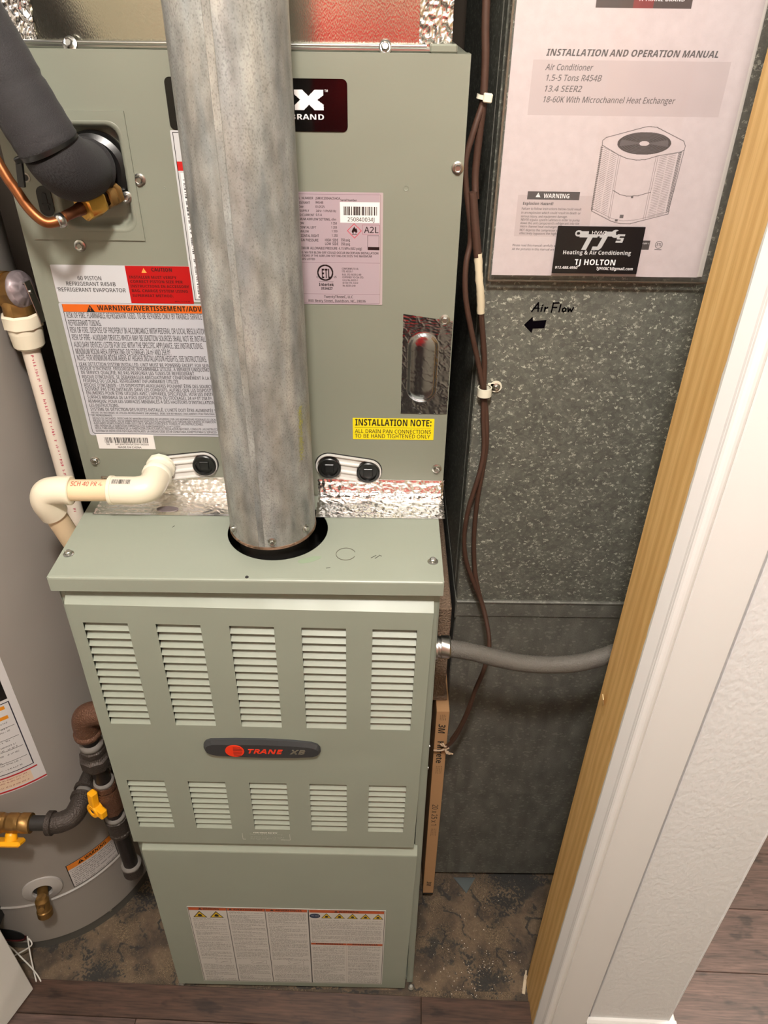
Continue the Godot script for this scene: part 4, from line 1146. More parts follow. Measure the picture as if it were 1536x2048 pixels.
func liquid_line() -> void:
	var s := thing("liquid_line", "thin copper tube with a hexagonal brass nut below the black insulated line", "copper pipe", Vector3(-0.138, 1.385, -0.128))
	var a := Vector3(-0.1270, 1.3900, -0.1620); var b := Vector3(-0.1500, 1.3825, -0.1280)
	var d := (b - a).normalized()
	var g := G.new()
	g.lathe([Vector2(0, 0), Vector2(0.0132, 0), Vector2(0.0142, 0.002), Vector2(0.0142, 0.0200), Vector2(0.0124, 0.0220), Vector2(0.0080, 0.0222), Vector2(0, 0.0222)], a + d * 0.016, d, 6)
	var n := part("brass_nut", g, M.brass, s)
	g = G.new(); g.lathe([Vector2(0.0124, 0), Vector2(0.0124, 0.0045), Vector2(0.0108, 0.0055), Vector2(0.0108, 0.0075), Vector2(0.0124, 0.0085), Vector2(0.0124, 0.0150), Vector2(0.0100, 0.0160)], a - d * 0.006, d, 6)
	part("brass_fitting", g, M.oldbrass, s)
	var e := a + d * 0.038
	g = G.new(); g.tube([e, e + d * 0.006, e + d * 0.008, e + d * 0.022], [0.0068, 0.0062, 0.0054, 0.0052], 18)
	var r0 := e + d * 0.020
	part("flare_neck", g, M.oldcopper, s)
	var p := spline([r0, Vector3(-0.1640, 1.3765, -0.1080), Vector3(-0.1750, 1.3765, -0.1020), Vector3(-0.1870, 1.3880, -0.1020), Vector3(-0.1975, 1.4070, -0.1040), Vector3(-0.2060, 1.4240, -0.1060), Vector3(-0.2400, 1.5000, -0.1200), Vector3(-0.3000, 1.7000, -0.1500), Vector3(-0.3200, 2.3000, -0.1600)], 8)
	g = G.new(); g.tube(p, 0.0050, 18)
	part("copper_tube", g, M.copper, s)
	g = G.new(); g.lathe([Vector2(0.0050, -0.004), Vector2(0.0068, -0.003), Vector2(0.0072, 0.0), Vector2(0.0066, 0.003), Vector2(0.005, 0.004)], p[7], (p[8] - p[6]), 20, true)
	part("solder_ring", g, M.zinc, s)

func condensate_drain() -> void:
	var s := thing("condensate_drain", "cream plastic drain pipe with elbows, marked SCH 40, running left from the coil cabinet", "drain pipe", Vector3(-0.131, 1.06, -0.16))
	var y := 1.0600; var z := -0.1130
	var pa := Vector3(-0.1310, y, -0.1700); var e0 := Vector3(-0.1330, y, z)
	var g := G.new()
	g.lathe([Vector2(0.0185, 0), Vector2(0.0185, 0.006), Vector2(0.0172, 0.010), Vector2(0.0172, 0.022)], pa, Vector3.BACK, 12)
	g.lathe([Vector2(0.0178, 0), Vector2(0.0188, 0.003), Vector2(0.0180, 0.008), Vector2(0.0165, 0.010)], pa + Vector3(0, 0, 0.018), Vector3.BACK, 24, true)
	part("adapter", bumpy(g), M.ptfe, s)
	g = G.new(); g.tube(spline([Vector3(-0.1310, y, -0.1460), Vector3(-0.1310, y, -0.1320), Vector3(-0.1345, y, -0.1190), Vector3(-0.1460, y, z - 0.0005), Vector3(-0.1600, y, z), Vector3(-0.1790, y, z)], 6), 0.0172, 32)
	g.lathe([Vector2(0.0166, -0.002), Vector2(0.0180, -0.001), Vector2(0.0180, 0.003), Vector2(0.0166, 0.0035)], Vector3(-0.1775, y, z), Vector3.RIGHT, 32)
	var el := part("elbow", g, M.pvc, s)
	g = G.new(); g.tube([Vector3(-0.17, y, z), Vector3(-0.235, y - 0.001, z)], 0.0133, 32)
	var pi := part("pipe", g, M.pvcpipe, s)
	var lc := Vector3(-0.2640, y - 0.001, z + 0.001)
	g = G.new(); g.tube(spline([Vector3(-0.2260, y - 0.001, z), Vector3(-0.2440, y - 0.001, z), Vector3(-0.2575, y - 0.005, z), Vector3(-0.2625, y - 0.018, z - 0.001), Vector3(-0.2595, y - 0.0400, z - 0.007)], 6), 0.0172, 32)
	g.lathe([Vector2(0.0166, -0.0035), Vector2(0.0180, -0.003), Vector2(0.0180, 0.001), Vector2(0.0166, 0.002)], Vector3(-0.2275, y - 0.001, z), Vector3.RIGHT, 32)
	var el2 := part("elbow", g, M.pvc, s)
	g = G.new(); g.tube([Vector3(-0.2605, y - 0.03, z - 0.004), Vector3(-0.2400, y - 0.20, z - 0.045), Vector3(-0.2385, 0.80, z - 0.062), Vector3(-0.2385, 0.0, z - 0.066)], 0.0133, 28)
	part("pipe", g, M.pvcpipe, s)
	# red print and bar codes
	var im := sheet(420, 60, Color(0, 0, 0, 0), Image.FORMAT_RGBA8)
	T(im, "SCH 40 PR 48", 8, 14, 404, 32, Color(0.68, 0.16, 0.12))
	curved("printed_text", cutout(im), Vector3(-0.228, y - 0.0005, z), Vector3.RIGHT, Vector3(0, 0.86, 0.5), 0.0135, -0.62, 0.30, 0.004, 0.047, pi, true)
	var bc := sheet(150, 40, Color(0.80, 0.77, 0.72)); barcode(bc, 6, 5, 138, 30)
	curved("barcode", tm(bc, 0.5), Vector3(-0.1770, y, z), Vector3.RIGHT, Vector3(0, 0.86, 0.5), 0.01735, -0.45, 0.05, 0.004, 0.028, el, true)
	bc = sheet(170, 60, Color(0.85, 0.82, 0.78)); barcode(bc, 6, 5, 158, 32); T(bc, "SRM", 20, 44, 60, 9)
	var dn := Vector3(0.02, -0.17, -0.05).normalized()
	curved("barcode", tm(bc, 0.5), Vector3(-0.2628, y - 0.012, z - 0.001), dn, Vector3(-0.5, 0, 0.8), 0.0174, -0.6, 0.2, 0.0, 0.026, el2, true)

func bumpy(g: G) -> ArrayMesh:   # lumps of sealing tape
	var mdt := MeshDataTool.new(); var m := g.mesh()
	mdt.create_from_surface(m, 0)
	var n := noise(77, 120.0)
	for i in mdt.get_vertex_count():
		var v := mdt.get_vertex(i)
		mdt.set_vertex(i, v + mdt.get_vertex_normal(i) * 0.0012 * n.get_noise_3dv(v))
	m.clear_surfaces(); mdt.commit_to_surface(m)
	return m

func water_heater() -> void:
	var c := Vector3(-0.5426, 0, -0.2795); var r := 0.2140
	var h := thing("water_heater", "tall grey cylindrical water heater with paper labels left of the furnace", "water heater", c)
	var g := G.new()
	g.lathe([Vector2(r, 0.150), Vector2(r, 0.5), Vector2(r, 1.0), Vector2(r, 1.395), Vector2(r - 0.006, 1.405), Vector2(r - 0.02, 1.410), Vector2(0, 1.425)], c, Vector3.UP, 96)
	part("jacket", g, M.heater, h)
	g = G.new(); g.lathe([Vector2(r - 0.004, 0.029), Vector2(r + 0.0012, 0.029), Vector2(r + 0.0012, 0.1555), Vector2(r + 0.0032, 0.1570), Vector2(r + 0.0032, 0.1600), Vector2(r + 0.0008, 0.1615), Vector2(r - 0.002, 0.1615)], c, Vector3.UP, 96)
	part("lower_band", g, M.heater, h)
	g = G.new(); g.lathe([Vector2(r - 0.01, 0.0), Vector2(r - 0.002, 0.0), Vector2(r - 0.002, 0.030), Vector2(r - 0.01, 0.030)], c, Vector3.UP, 80)
	var base := part("base_ring", g, M.heaterbase, h)
	var ang := func(d: float) -> Vector3: return Vector3(sin(deg_to_rad(d)), 0, cos(deg_to_rad(d)))
	screw(c + ang.call(45.8) * (r - 0.002) + Vector3(0, 0.0265, 0), ang.call(45.8), base, "screw", 0.7)
	curved("data_label", tm(heater_image(), 0.4), c, Vector3.UP, Vector3.BACK, r + 0.0005, deg_to_rad(-25.0), deg_to_rad(41.6), 0.4840, 0.8800, h)
	curved("warning_label", tm(tank_warning_image(), 0.4), c, Vector3.UP, Vector3.BACK, r + 0.0005, deg_to_rad(34.2), deg_to_rad(59.5), 0.1640, 0.2370, h)
	# drain valve
	var d: Vector3 = ang.call(21.4)
	var o := c + d * (r - 0.001) + Vector3(0, 0.200, 0)
	g = G.new(); g.lathe([Vector2(0.0350, 0), Vector2(0.0340, 0.0030), Vector2(0.0180, 0.0075), Vector2(0.0165, 0.0060), Vector2(0.0165, 0.001)], o, d, 36)
	part("escutcheon", g, sm(Color(0.66, 0.64, 0.62), 0.5), h)
	g = G.new(); g.lathe([Vector2(0.0165, 0), Vector2(0.0165, 0.0012), Vector2(0, 0.0012)], o, d, 24)
	part("recess", g, M.dark, h)
	g = G.new()
	var e := o + d * 0.030
	g.tube([o, e], 0.0095, 20)
	g.lathe([Vector2(0, 0.0150), Vector2(0.0085, 0.0150), Vector2(0.0120, 0.0080), Vector2(0.0120, -0.0130), Vector2(0.0135, -0.0150), Vector2(0.0135, -0.0270), Vector2(0.0110, -0.0270), Vector2(0.0100, -0.0100), Vector2(0, -0.0100)].map(func(v): return Vector2(v.x, -v.y)), e, Vector3(0.05, -1, 0.25), 24)
	g.tube([e + d * 0.006 + Vector3(0, 0.004, 0), e + d * 0.018 + Vector3(0, 0.010, 0)], [0.006, 0.0045], 12)
	part("drain_valve", g, M.oldbrass, h)
	# relief valve at the top of the tank's side
	var v := Vector3(-0.2990, 1.2600, -0.2500)
	g = G.new()
	g.tube([Vector3(-0.350, 1.262, -0.262), Vector3(-0.306, 1.262, -0.252)], [0.0175, 0.0195], 24)
	g.tube([v + Vector3(0, 0.012, 0), v, v + Vector3(0, -0.022, 0), v + Vector3(0, -0.040, 0)], [0.0165, 0.0185, 0.0185, 0.0200], 28)
	var cd := Vector3(0.93, 0.18, 0.28).normalized()
	g.tube([v - cd * 0.016, v + cd * 0.010], [0.0205, 0.0218], 28)
	part("relief_valve", g, M.oldbrass, h)
	g = G.new(); g.lathe([Vector2(0.0222, 0), Vector2(0.0222, 0.0025), Vector2(0.0200, 0.0060), Vector2(0.0120, 0.0105), Vector2(0.0060, 0.0125), Vector2(0, 0.0125)], v + cd * 0.0098, cd, 32, true)
	part("valve_cap", g, bump(sm(Color(0.58, 0.53, 0.54), 0.5, 0.6), 0.2, 1.0), h)
	g = G.new()
	var lt := Transform3D(Basis(Vector3(0.28, 0.0, -0.93).normalized(), Vector3(-0.18, 0.98, -0.05).normalized(), cd), v + cd * 0.0245)
	lt.basis = lt.basis.orthonormalized()
	g.box(Vector3(-0.0055, -0.042, 0), Vector3(0.0055, 0.008, 0.0013), 0.0005, lt)
	g.box(Vector3(0.0050, -0.042, -0.007), Vector3(0.0062, 0.006, 0.0013), 0.0004, lt); g.box(Vector3(-0.0055, 0.007, -0.009), Vector3(0.0055, 0.0085, 0.0013), 0.0004, lt)
	g.lathe([Vector2(0.003, -0.004), Vector2(0.003, 0.003), Vector2(0, 0.003)], lt * Vector3(0, -0.004, 0), lt.basis.z, 12)
	part("test_lever", g, M.zinc, h)
	# burner air opening low on the front, gas control box further left
	g = G.new()
	var od: Vector3 = ang.call(-5.0)
	var ox := Vector3.UP.cross(od)
	g.extrude(circ(0, 0, 0.034, 28, 0.020), c + od * (r + 0.0005) + Vector3(0, 0.060, 0), ox, Vector3.UP, od, 0.0015)
	var op := part("air_opening", g, sm(Color(0.015, 0.012, 0.012), 0.7), h)
	g = G.new()
	for i in 28:
		var a0 := PI + PI * i / 27.0
		if i < 27: g.tube([c + od * (r + 0.002) + Vector3(0, 0.060, 0) + ox * cos(a0) * 0.036 + Vector3.UP * sin(a0) * 0.022, c + od * (r + 0.002) + Vector3(0, 0.060, 0) + ox * cos(a0 + PI / 27) * 0.036 + Vector3.UP * sin(a0 + PI / 27) * 0.022], 0.0022, 6, false)
	part("red_rim", g, sm(Color(0.30, 0.09, 0.09), 0.5), op)
	g = G.new(); g.box(Vector3(-0.655, 0.130, -0.100), Vector3(-0.546, 0.240, -0.035), 0.006)
	for k in 5: g.box(Vector3(-0.650, 0.222 - k * 0.008, -0.036), Vector3(-0.551, 0.2255 - k * 0.008, -0.033), 0.001)
	part("gas_control", g, sm(Color(0.06, 0.06, 0.065), 0.45), h)

func discharge_pipe() -> void:
	var s := thing("discharge_pipe", "straight cream plastic pipe hanging from the brass relief valve of the water heater", "drain pipe", Vector3(-0.298, 0.40, -0.25))
	var o := Vector3(-0.2980, 0, -0.2500)
	var g := G.new(); g.lathe([Vector2(0.021, 1.2140), Vector2(0.0245, 1.2155), Vector2(0.0245, 1.2300), Vector2(0.021, 1.2320)], o, Vector3.UP, 8)
	g.lathe([Vector2(0.0165, 1.1870), Vector2(0.0190, 1.1900), Vector2(0.0205, 1.2080), Vector2(0.0205, 1.2150)], o, Vector3.UP, 28)
	part("adapter", g, M.pvc, s)
	g = G.new(); g.lathe([Vector2(0.0, 0.40), Vector2(0.0112, 0.40), Vector2(0.0112, 1.1900)], o, Vector3.UP, 28)
	var p := part("pipe", g, M.cpvc, s)
	var im := sheet(900, 50, Color(0, 0, 0, 0), Image.FORMAT_RGBA8)
	greek(im, 10, 12, 620, 24, Color(0.75, 0.35, 0.40)); greek(im, 760, 12, 30, 24, Color(0.75, 0.35, 0.40)); greek(im, 860, 12, 36, 24, Color(0.75, 0.35, 0.40))
	im.flip_x(); im.flip_y()
	curved("printed_text", cutout(im), o, Vector3.UP, Vector3(0.55, 0, 0.85), 0.01135, -0.45, 0.15, 0.90, 1.183, p, true)

func gas_pipes() -> void:
	var x := -0.2850; var z := -0.0800
	var s := thing("gas_pipe", "dark iron gas pipe with rusty elbow and yellow wing valve beside the furnace", "gas pipe", Vector3(x, 0.26, z))
	var o := Vector3(x, 0, z)
	var g := G.new(); g.lathe([Vector2(0, 0.27), Vector2(0.0125, 0.27), Vector2(0.0125, 0.66)], o, Vector3.UP, 24)
	part("pipe", g, sm(Color(0.10, 0.085, 0.08), 0.45, 0.3), s)
	g = G.new(); g.tube(spline([Vector3(x, 0.645, z), Vector3(x, 0.6680, z), Vector3(x + 0.006, 0.6830, z), Vector3(x + 0.022, 0.6900, z), Vector3(x + 0.045, 0.6905, z)], 6), 0.0178, 28)
	g.lathe([Vector2(0.0178, 0), Vector2(0.0205, 0.002), Vector2(0.0205, 0.008), Vector2(0.0178, 0.010)], Vector3(x, 0.640, z), Vector3.UP, 28, true)
	g.tube([Vector3(x + 0.04, 0.6905, z), Vector3(-0.2215, 0.6905, z)], 0.0125, 20)
	part("elbow", g, M.rustiron, s)
	g = G.new(); g.lathe([Vector2(0.0150, 0.5640), Vector2(0.0200, 0.5700), Vector2(0.0245, 0.5760), Vector2(0.0245, 0.5940), Vector2(0.0210, 0.5965), Vector2(0.0190, 0.6000), Vector2(0.0190, 0.6110), Vector2(0.0160, 0.6140)], o, Vector3.UP, 8)
	part("union", g, M.iron, s)
	for q in [[0.6140, 0.0175, 0.011], [0.5240, 0.0165, 0.008], [0.2850, 0.0178, 0.008], [0.4300, 0.0168, 0.008]]:
		g = G.new(); g.lathe([Vector2(0.0130, q[0]), Vector2(q[1], q[0] + 0.001), Vector2(q[1] - 0.0004, q[0] + q[2] * 0.75), Vector2(0.0128, q[0] + q[2])], o, Vector3.UP, 20, true)
		part("pipe_dope", bumpy(g), M.dope, s)
	g = G.new(); g.lathe([Vector2(0.0150, 0.4500), Vector2(0.0170, 0.4520), Vector2(0.0170, 0.4640), Vector2(0.0150, 0.4700), Vector2(0.0150, 0.5050), Vector2(0.0175, 0.5120), Vector2(0.0175, 0.5240), Vector2(0.0150, 0.5260)], o, Vector3.UP, 8)
	g.lathe([Vector2(0.0178, 0.4640), Vector2(0.0188, 0.4750), Vector2(0.0188, 0.5020), Vector2(0.0175, 0.5120)], o, Vector3.UP, 24, true)
	part("valve_body", g, M.rustiron, s)
	# yellow lever
	var hd := Vector3(-0.55, 0.1, 0.83).normalized()
	var hub := Vector3(x, 0.4830, z) + hd * 0.020
	g = G.new(); g.lathe([Vector2(0.0125, 0), Vector2(0.0128, 0.012), Vector2(0.0115, 0.014), Vector2(0.007, 0.014), Vector2(0.007, 0.011), Vector2(0, 0.011)], hub, hd, 24)
	var lb := facing(hub + hd * 0.004, hd)
	var pu := (Vector3.UP - hd * hd.y).normalized()
	var bx := Transform3D(Basis(pu.cross(hd), pu, hd), hub)
	g.box(Vector3(-0.0065, 0.002, 0.0010), Vector3(0.0065, 0.040, 0.0135), 0.002, bx)
	g.box(Vector3(0.003, -0.0070, 0.0), Vector3(0.022, 0.0095, 0.012), 0.002, bx)
	part("valve_handle", g, M.yellow, s, "yellow wing handle")
	g = G.new(); g.lathe([Vector2(0.0042, 0.0100), Vector2(0.0042, 0.0130), Vector2(0, 0.0130)], hub, hd, 6)
	part("handle_screw", g, M.zinc, s)
	g = G.new(); g.lathe([Vector2(0.0175, 0.3880), Vector2(0.0185, 0.3890), Vector2(0.0185, 0.3950), Vector2(0.0172, 0.3970), Vector2(0.0172, 0.4200), Vector2(0.0185, 0.4220), Vector2(0.0185, 0.4300), Vector2(0.0150, 0.4310)], o, Vector3.UP, 28)
	part("coupling", g, M.iron, s)
	g = G.new(); g.lathe([Vector2(0, 0.2600), Vector2(0.0150, 0.2600), Vector2(0.0175, 0.2640), Vector2(0.0175, 0.2860), Vector2(0.0140, 0.2870)], o, Vector3.UP, 28)
	part("pipe_cap", g, M.iron, s)
	# branch to the water heater
	var y := 0.4700
	var b := thing("gas_branch", "grey iron elbow and brass valve with flat yellow lever before the water heater", "gas pipe", Vector3(-0.333, y, -0.05))
	g = G.new(); g.tube(spline([Vector3(-0.300, y, -0.150), Vector3(-0.318, y, -0.150), Vector3(-0.330, y, -0.142), Vector3(-0.3335, y, -0.125), Vector3(-0.3340, y, -0.105)], 5), 0.0160, 24)
	g.lathe([Vector2(0.0160, 0), Vector2(0.0190, 0.001), Vector2(0.0190, 0.007), Vector2(0.0160, 0.008)], Vector3(-0.334, y, -0.108), Vector3.BACK, 24)
	part("elbow", g, M.iron, b)
	g = G.new(); g.lathe([Vector2(0.0125, -0.002), Vector2(0.0150, 0.0), Vector2(0.0145, 0.010), Vector2(0.0125, 0.012)], Vector3(-0.334, y, -0.100), Vector3.BACK, 20, true)
	part("pipe_dope", bumpy(g), M.dope, b)
	g = G.new(); g.tube(spline([Vector3(-0.3340, y, -0.090), Vector3(-0.3340, y, -0.075), Vector3(-0.3390, y - 0.001, -0.055), Vector3(-0.3540, y - 0.002, -0.045), Vector3(-0.3660, y - 0.002, -0.043), Vector3(-0.3720, y - 0.002, -0.043)], 6), 0.0163, 28)
	g.lathe([Vector2(0.0163, -0.004), Vector2(0.0192, -0.003), Vector2(0.0192, 0.004), Vector2(0.0163, 0.005)], Vector3(-0.334, y, -0.088), Vector3.BACK, 28)
	g.lathe([Vector2(0.0163, -0.005), Vector2(0.0192, -0.004), Vector2(0.0192, 0.004), Vector2(0.0163, 0.005)], Vector3(-0.3700, y - 0.002, -0.043), Vector3.RIGHT, 28)
	part("elbow", g, M.iron, b)
	g = G.new(); g.tube([Vector3(-0.365, y - 0.002, -0.043), Vector3(-0.415, y - 0.003, -0.043)], 0.0118, 20)
	part("nipple", g, sm(Color(0.16, 0.15, 0.14), 0.5, 0.3), b)
	g = G.new()
	g.lathe([Vector2(0.0120, 0), Vector2(0.0160, 0.001), Vector2(0.0160, 0.016), Vector2(0.0148, 0.019), Vector2(0.0158, 0.024), Vector2(0.0158, 0.036), Vector2(0.0145, 0.040), Vector2(0.0150, 0.045), Vector2(0.0163, 0.047), Vector2(0.0163, 0.070)], Vector3(-0.400, y - 0.003, -0.043), Vector3.LEFT, 14)
	g.tube([Vector3(-0.470, y - 0.003, -0.043), Vector3(-0.560, y - 0.003, -0.043)], 0.012, 16)
	part("brass_valve", g, M.oldbrass, b)
	g = G.new()
	g.lathe([Vector2(0.0075, 0), Vector2(0.0090, 0.004), Vector2(0.0100, 0.016)], Vector3(-0.4340, y - 0.016, -0.036), Vector3(0, -0.80, 0.6), 16)
	var ht := Transform3D(Basis(Vector3.RIGHT, Vector3(0, 0.6, 0.8), Vector3(0, -0.8, 0.6)), Vector3(-0.4340, y - 0.026, -0.0285))
	g.box(Vector3(-0.085, -0.0120, 0), Vector3(0.0190, 0.0120, 0.009), 0.003, ht)
	part("valve_handle", g, M.yellow, b, "flat yellow lever")
	g = G.new(); g.lathe([Vector2(0.0042, 0), Vector2(0.0042, 0.0025), Vector2(0, 0.0025)], ht * Vector3(0, 0, 0.008), ht.basis.z, 10)
	part("handle_screw", g, M.zinc, b)

# ---------------------------------------------------------------- right-hand side
func stroke(g: G, p: Array, w: float) -> void:
	for i in p.size() - 1:
		var a: Vector2 = p[i]; var b: Vector2 = p[i + 1]
		var d := (b - a).normalized() * w * 0.5; var n := Vector2(-d.y, d.x)
		var q := []
		for v in [a - d + n, a - d - n, b + d - n, b + d + n]: q.append(Vector3(v.x, v.y, -0.2234))
		g.face(q, Vector3.BACK)

func return_duct() -> void:
	var d := thing("return_duct", "large spangled grey return-air duct with a hand-drawn arrow, right of the furnace", "duct", Vector3(0.4, 0, -0.45))
	var g := G.new(); g.box(Vector3(0.2690, 0.7900, -0.70), Vector3(0.5330, 2.30, -0.2240), 0.002)
	part("upper_section", g, M.duct, d)
	g = G.new(); g.box(Vector3(0.2690, 0.0170, -0.70), Vector3(0.5330, 0.7620, -0.2240), 0.002)
	part("lower_section", g, M.ductlow, d)
	g = G.new(); g.box(Vector3(0.2680, 0.7600, -0.702), Vector3(0.5330, 0.7905, -0.2215), 0.0012)
	g.box(Vector3(0.2678, 0.7880, -0.702), Vector3(0.5330, 0.7930, -0.2195), 0.0015)
	g.box(Vector3(0.2675, 0.7600, -0.245), Vector3(0.2700, 0.7960, -0.2170), 0.001)
	part("drive_cleat", g, M.ductlow, d)
	g = G.new(); g.box(Vector3(0.2682, 0.8, -0.262), Vector3(0.2700, 1.6, -0.255), 0.001)
	part("corner_seam", g, M.ductlow, d)
	g = G.new(); g.lathe([Vector2(0.005, 0), Vector2(0.0045, 0.001), Vector2(0.002, 0.0015), Vector2(0, 0.001)], Vector3(0.392, 0.655, -0.2240), Vector3.BACK, 16)
	part("dimple", g, M.ductlow, d)
	# marker writing
	g = G.new()
	var w := 0.0017
	var o := Vector2(0.3290, 1.2510); var k := 0.001
	var S := func(a): return a.map(func(v): return o + Vector2(v[0], v[1]) * k)
	for a in [[[0, 0], [3, 5], [6.5, 10.5], [7.5, 0.5]], [[2, 4], [8, 4.2]], [[11, 0.5], [11.6, 5]], [[12.0, 7.5], [12.3, 7.9]], [[15, 0.5], [15.4, 5], [16, 3.8], [18.2, 5.0]],
			[[23.5, -0.5], [24.5, 10.5], [31, 10.8]], [[24, 5.2], [29, 5.4]], [[32.5, 0], [33.5, 8.5]], [[38.5, 4.8], [36.5, 3.6], [36.4, 1.2], [38.0, 0.1], [40.0, 1.0], [40.4, 3.4], [38.5, 4.8]], [[42.5, 5], [43.6, 0.5], [45.3, 3.6], [47.2, 0.6], [49, 5.2]]]:
		stroke(g, S.call(a), w)
	g.extrude(PackedVector2Array([Vector2(0.3215, 1.2340), Vector2(0.3310, 1.2445), Vector2(0.3320, 1.2390), Vector2(0.3480, 1.2405), Vector2(0.3470, 1.2305), Vector2(0.3330, 1.2295), Vector2(0.3320, 1.2240)]), Vector3(0, 0, -0.2239), Vector3.RIGHT, Vector3.UP, Vector3.BACK, 0.0003)
	part("marker_writing", g, M.ink, d)

func documents() -> void:
	var x0 := 0.2700; var x1 := 0.5250; var yb := 1.2915
	var m := thing("manual", "printed installation manual with a drawing of an outdoor unit, in a clear pouch", "manual", Vector3(0.39, 1.2985, -0.215))
	var g := G.new(); g.box(Vector3(0.2800, 1.2985, -0.2215), Vector3(0.5120, 1.5655, -0.2085), 0.0008); g.box(Vector3(0.2765, 1.2990, -0.2100), Vector3(0.2790, 1.5655, -0.2078), 0.0003)
	part("pages", g, sm(Color(0.83, 0.80, 0.78), 0.7), m)
	var mm := tm(manual_image(), 0.5)
	g = G.new()
	var nz := noise(101, 8.0)
	g.grid(24, 28, func(u, v): return Vector3(lerpf(0.2745, 0.5085, u), lerpf(1.5650, 1.2990, v), -0.2072 + 0.0007 * nz.get_noise_2d(u, v)), Vector3.BACK)
	part("cover", g, mm, m)
	g = G.new(); g.box(Vector3(0.5075, 1.2990, -0.2110), Vector3(0.5150, 1.5655, -0.2088), 0.0004, Transform3D(Basis(Vector3.BACK, 0.012), Vector3(0.016, -0.006, 0)))
	part("loose_sheet", g, sm(Color(0.80, 0.78, 0.76), 0.6), m)
	var c := thing("business_card", "small black business card with silver lettering over the manual's lower edge", "card", Vector3(0.389, 1.3035, -0.205))
	sticker("card", card_image(), [0.3415, 1.3548, 0.4373, 1.3035], -0.2019, c, 0.0005, 0.35)
	# clear pouch
	var p := thing("document_pouch", "clear plastic pouch with rounded lower edge hanging on the duct round the manual", "pouch", Vector3(0.40, yb, -0.212))
	g = G.new()
	var prof := [Vector2(yb + 0.004, -0.2235), Vector2(yb, -0.2200), Vector2(yb - 0.0005, -0.2120), Vector2(yb + 0.003, -0.2060), Vector2(yb + 0.012, -0.2036), Vector2(1.60, -0.2026)]
	g.s.set_smooth_group(5)
	for i in prof.size() - 1:
		for k in 12:
			var a := lerpf(x0, x1, k / 12.0); var b := lerpf(x0, x1, (k + 1) / 12.0)
			g.face([Vector3(a, prof[i].x, prof[i].y), Vector3(b, prof[i].x, prof[i].y), Vector3(b, prof[i + 1].x, prof[i + 1].y), Vector3(a, prof[i + 1].x, prof[i + 1].y)], Vector3(0, -0.5, 1))
	g.s.set_smooth_group(-1)
	g.face([Vector3(x0, yb, -0.2235), Vector3(x0, yb, -0.2060), Vector3(x0, 1.60, -0.2026), Vector3(x0, 1.60, -0.2235)], Vector3.LEFT)
	part("film", g, M.plastic, p)
	g = G.new(); g.tube([Vector3(x0 + 0.002, yb, -0.2105), Vector3(x1, yb, -0.2105)], 0.0013, 8); g.tube([Vector3(x0 + 0.0015, yb + 0.001, -0.2080), Vector3(x0 + 0.0015, 1.60, -0.2060)], 0.0013, 8)
	var edge := sm(Color(0.42, 0.37, 0.31, 0.75), 0.2); edge.transparency = BaseMaterial3D.TRANSPARENCY_ALPHA
	part("welded_edge", g, edge, p)

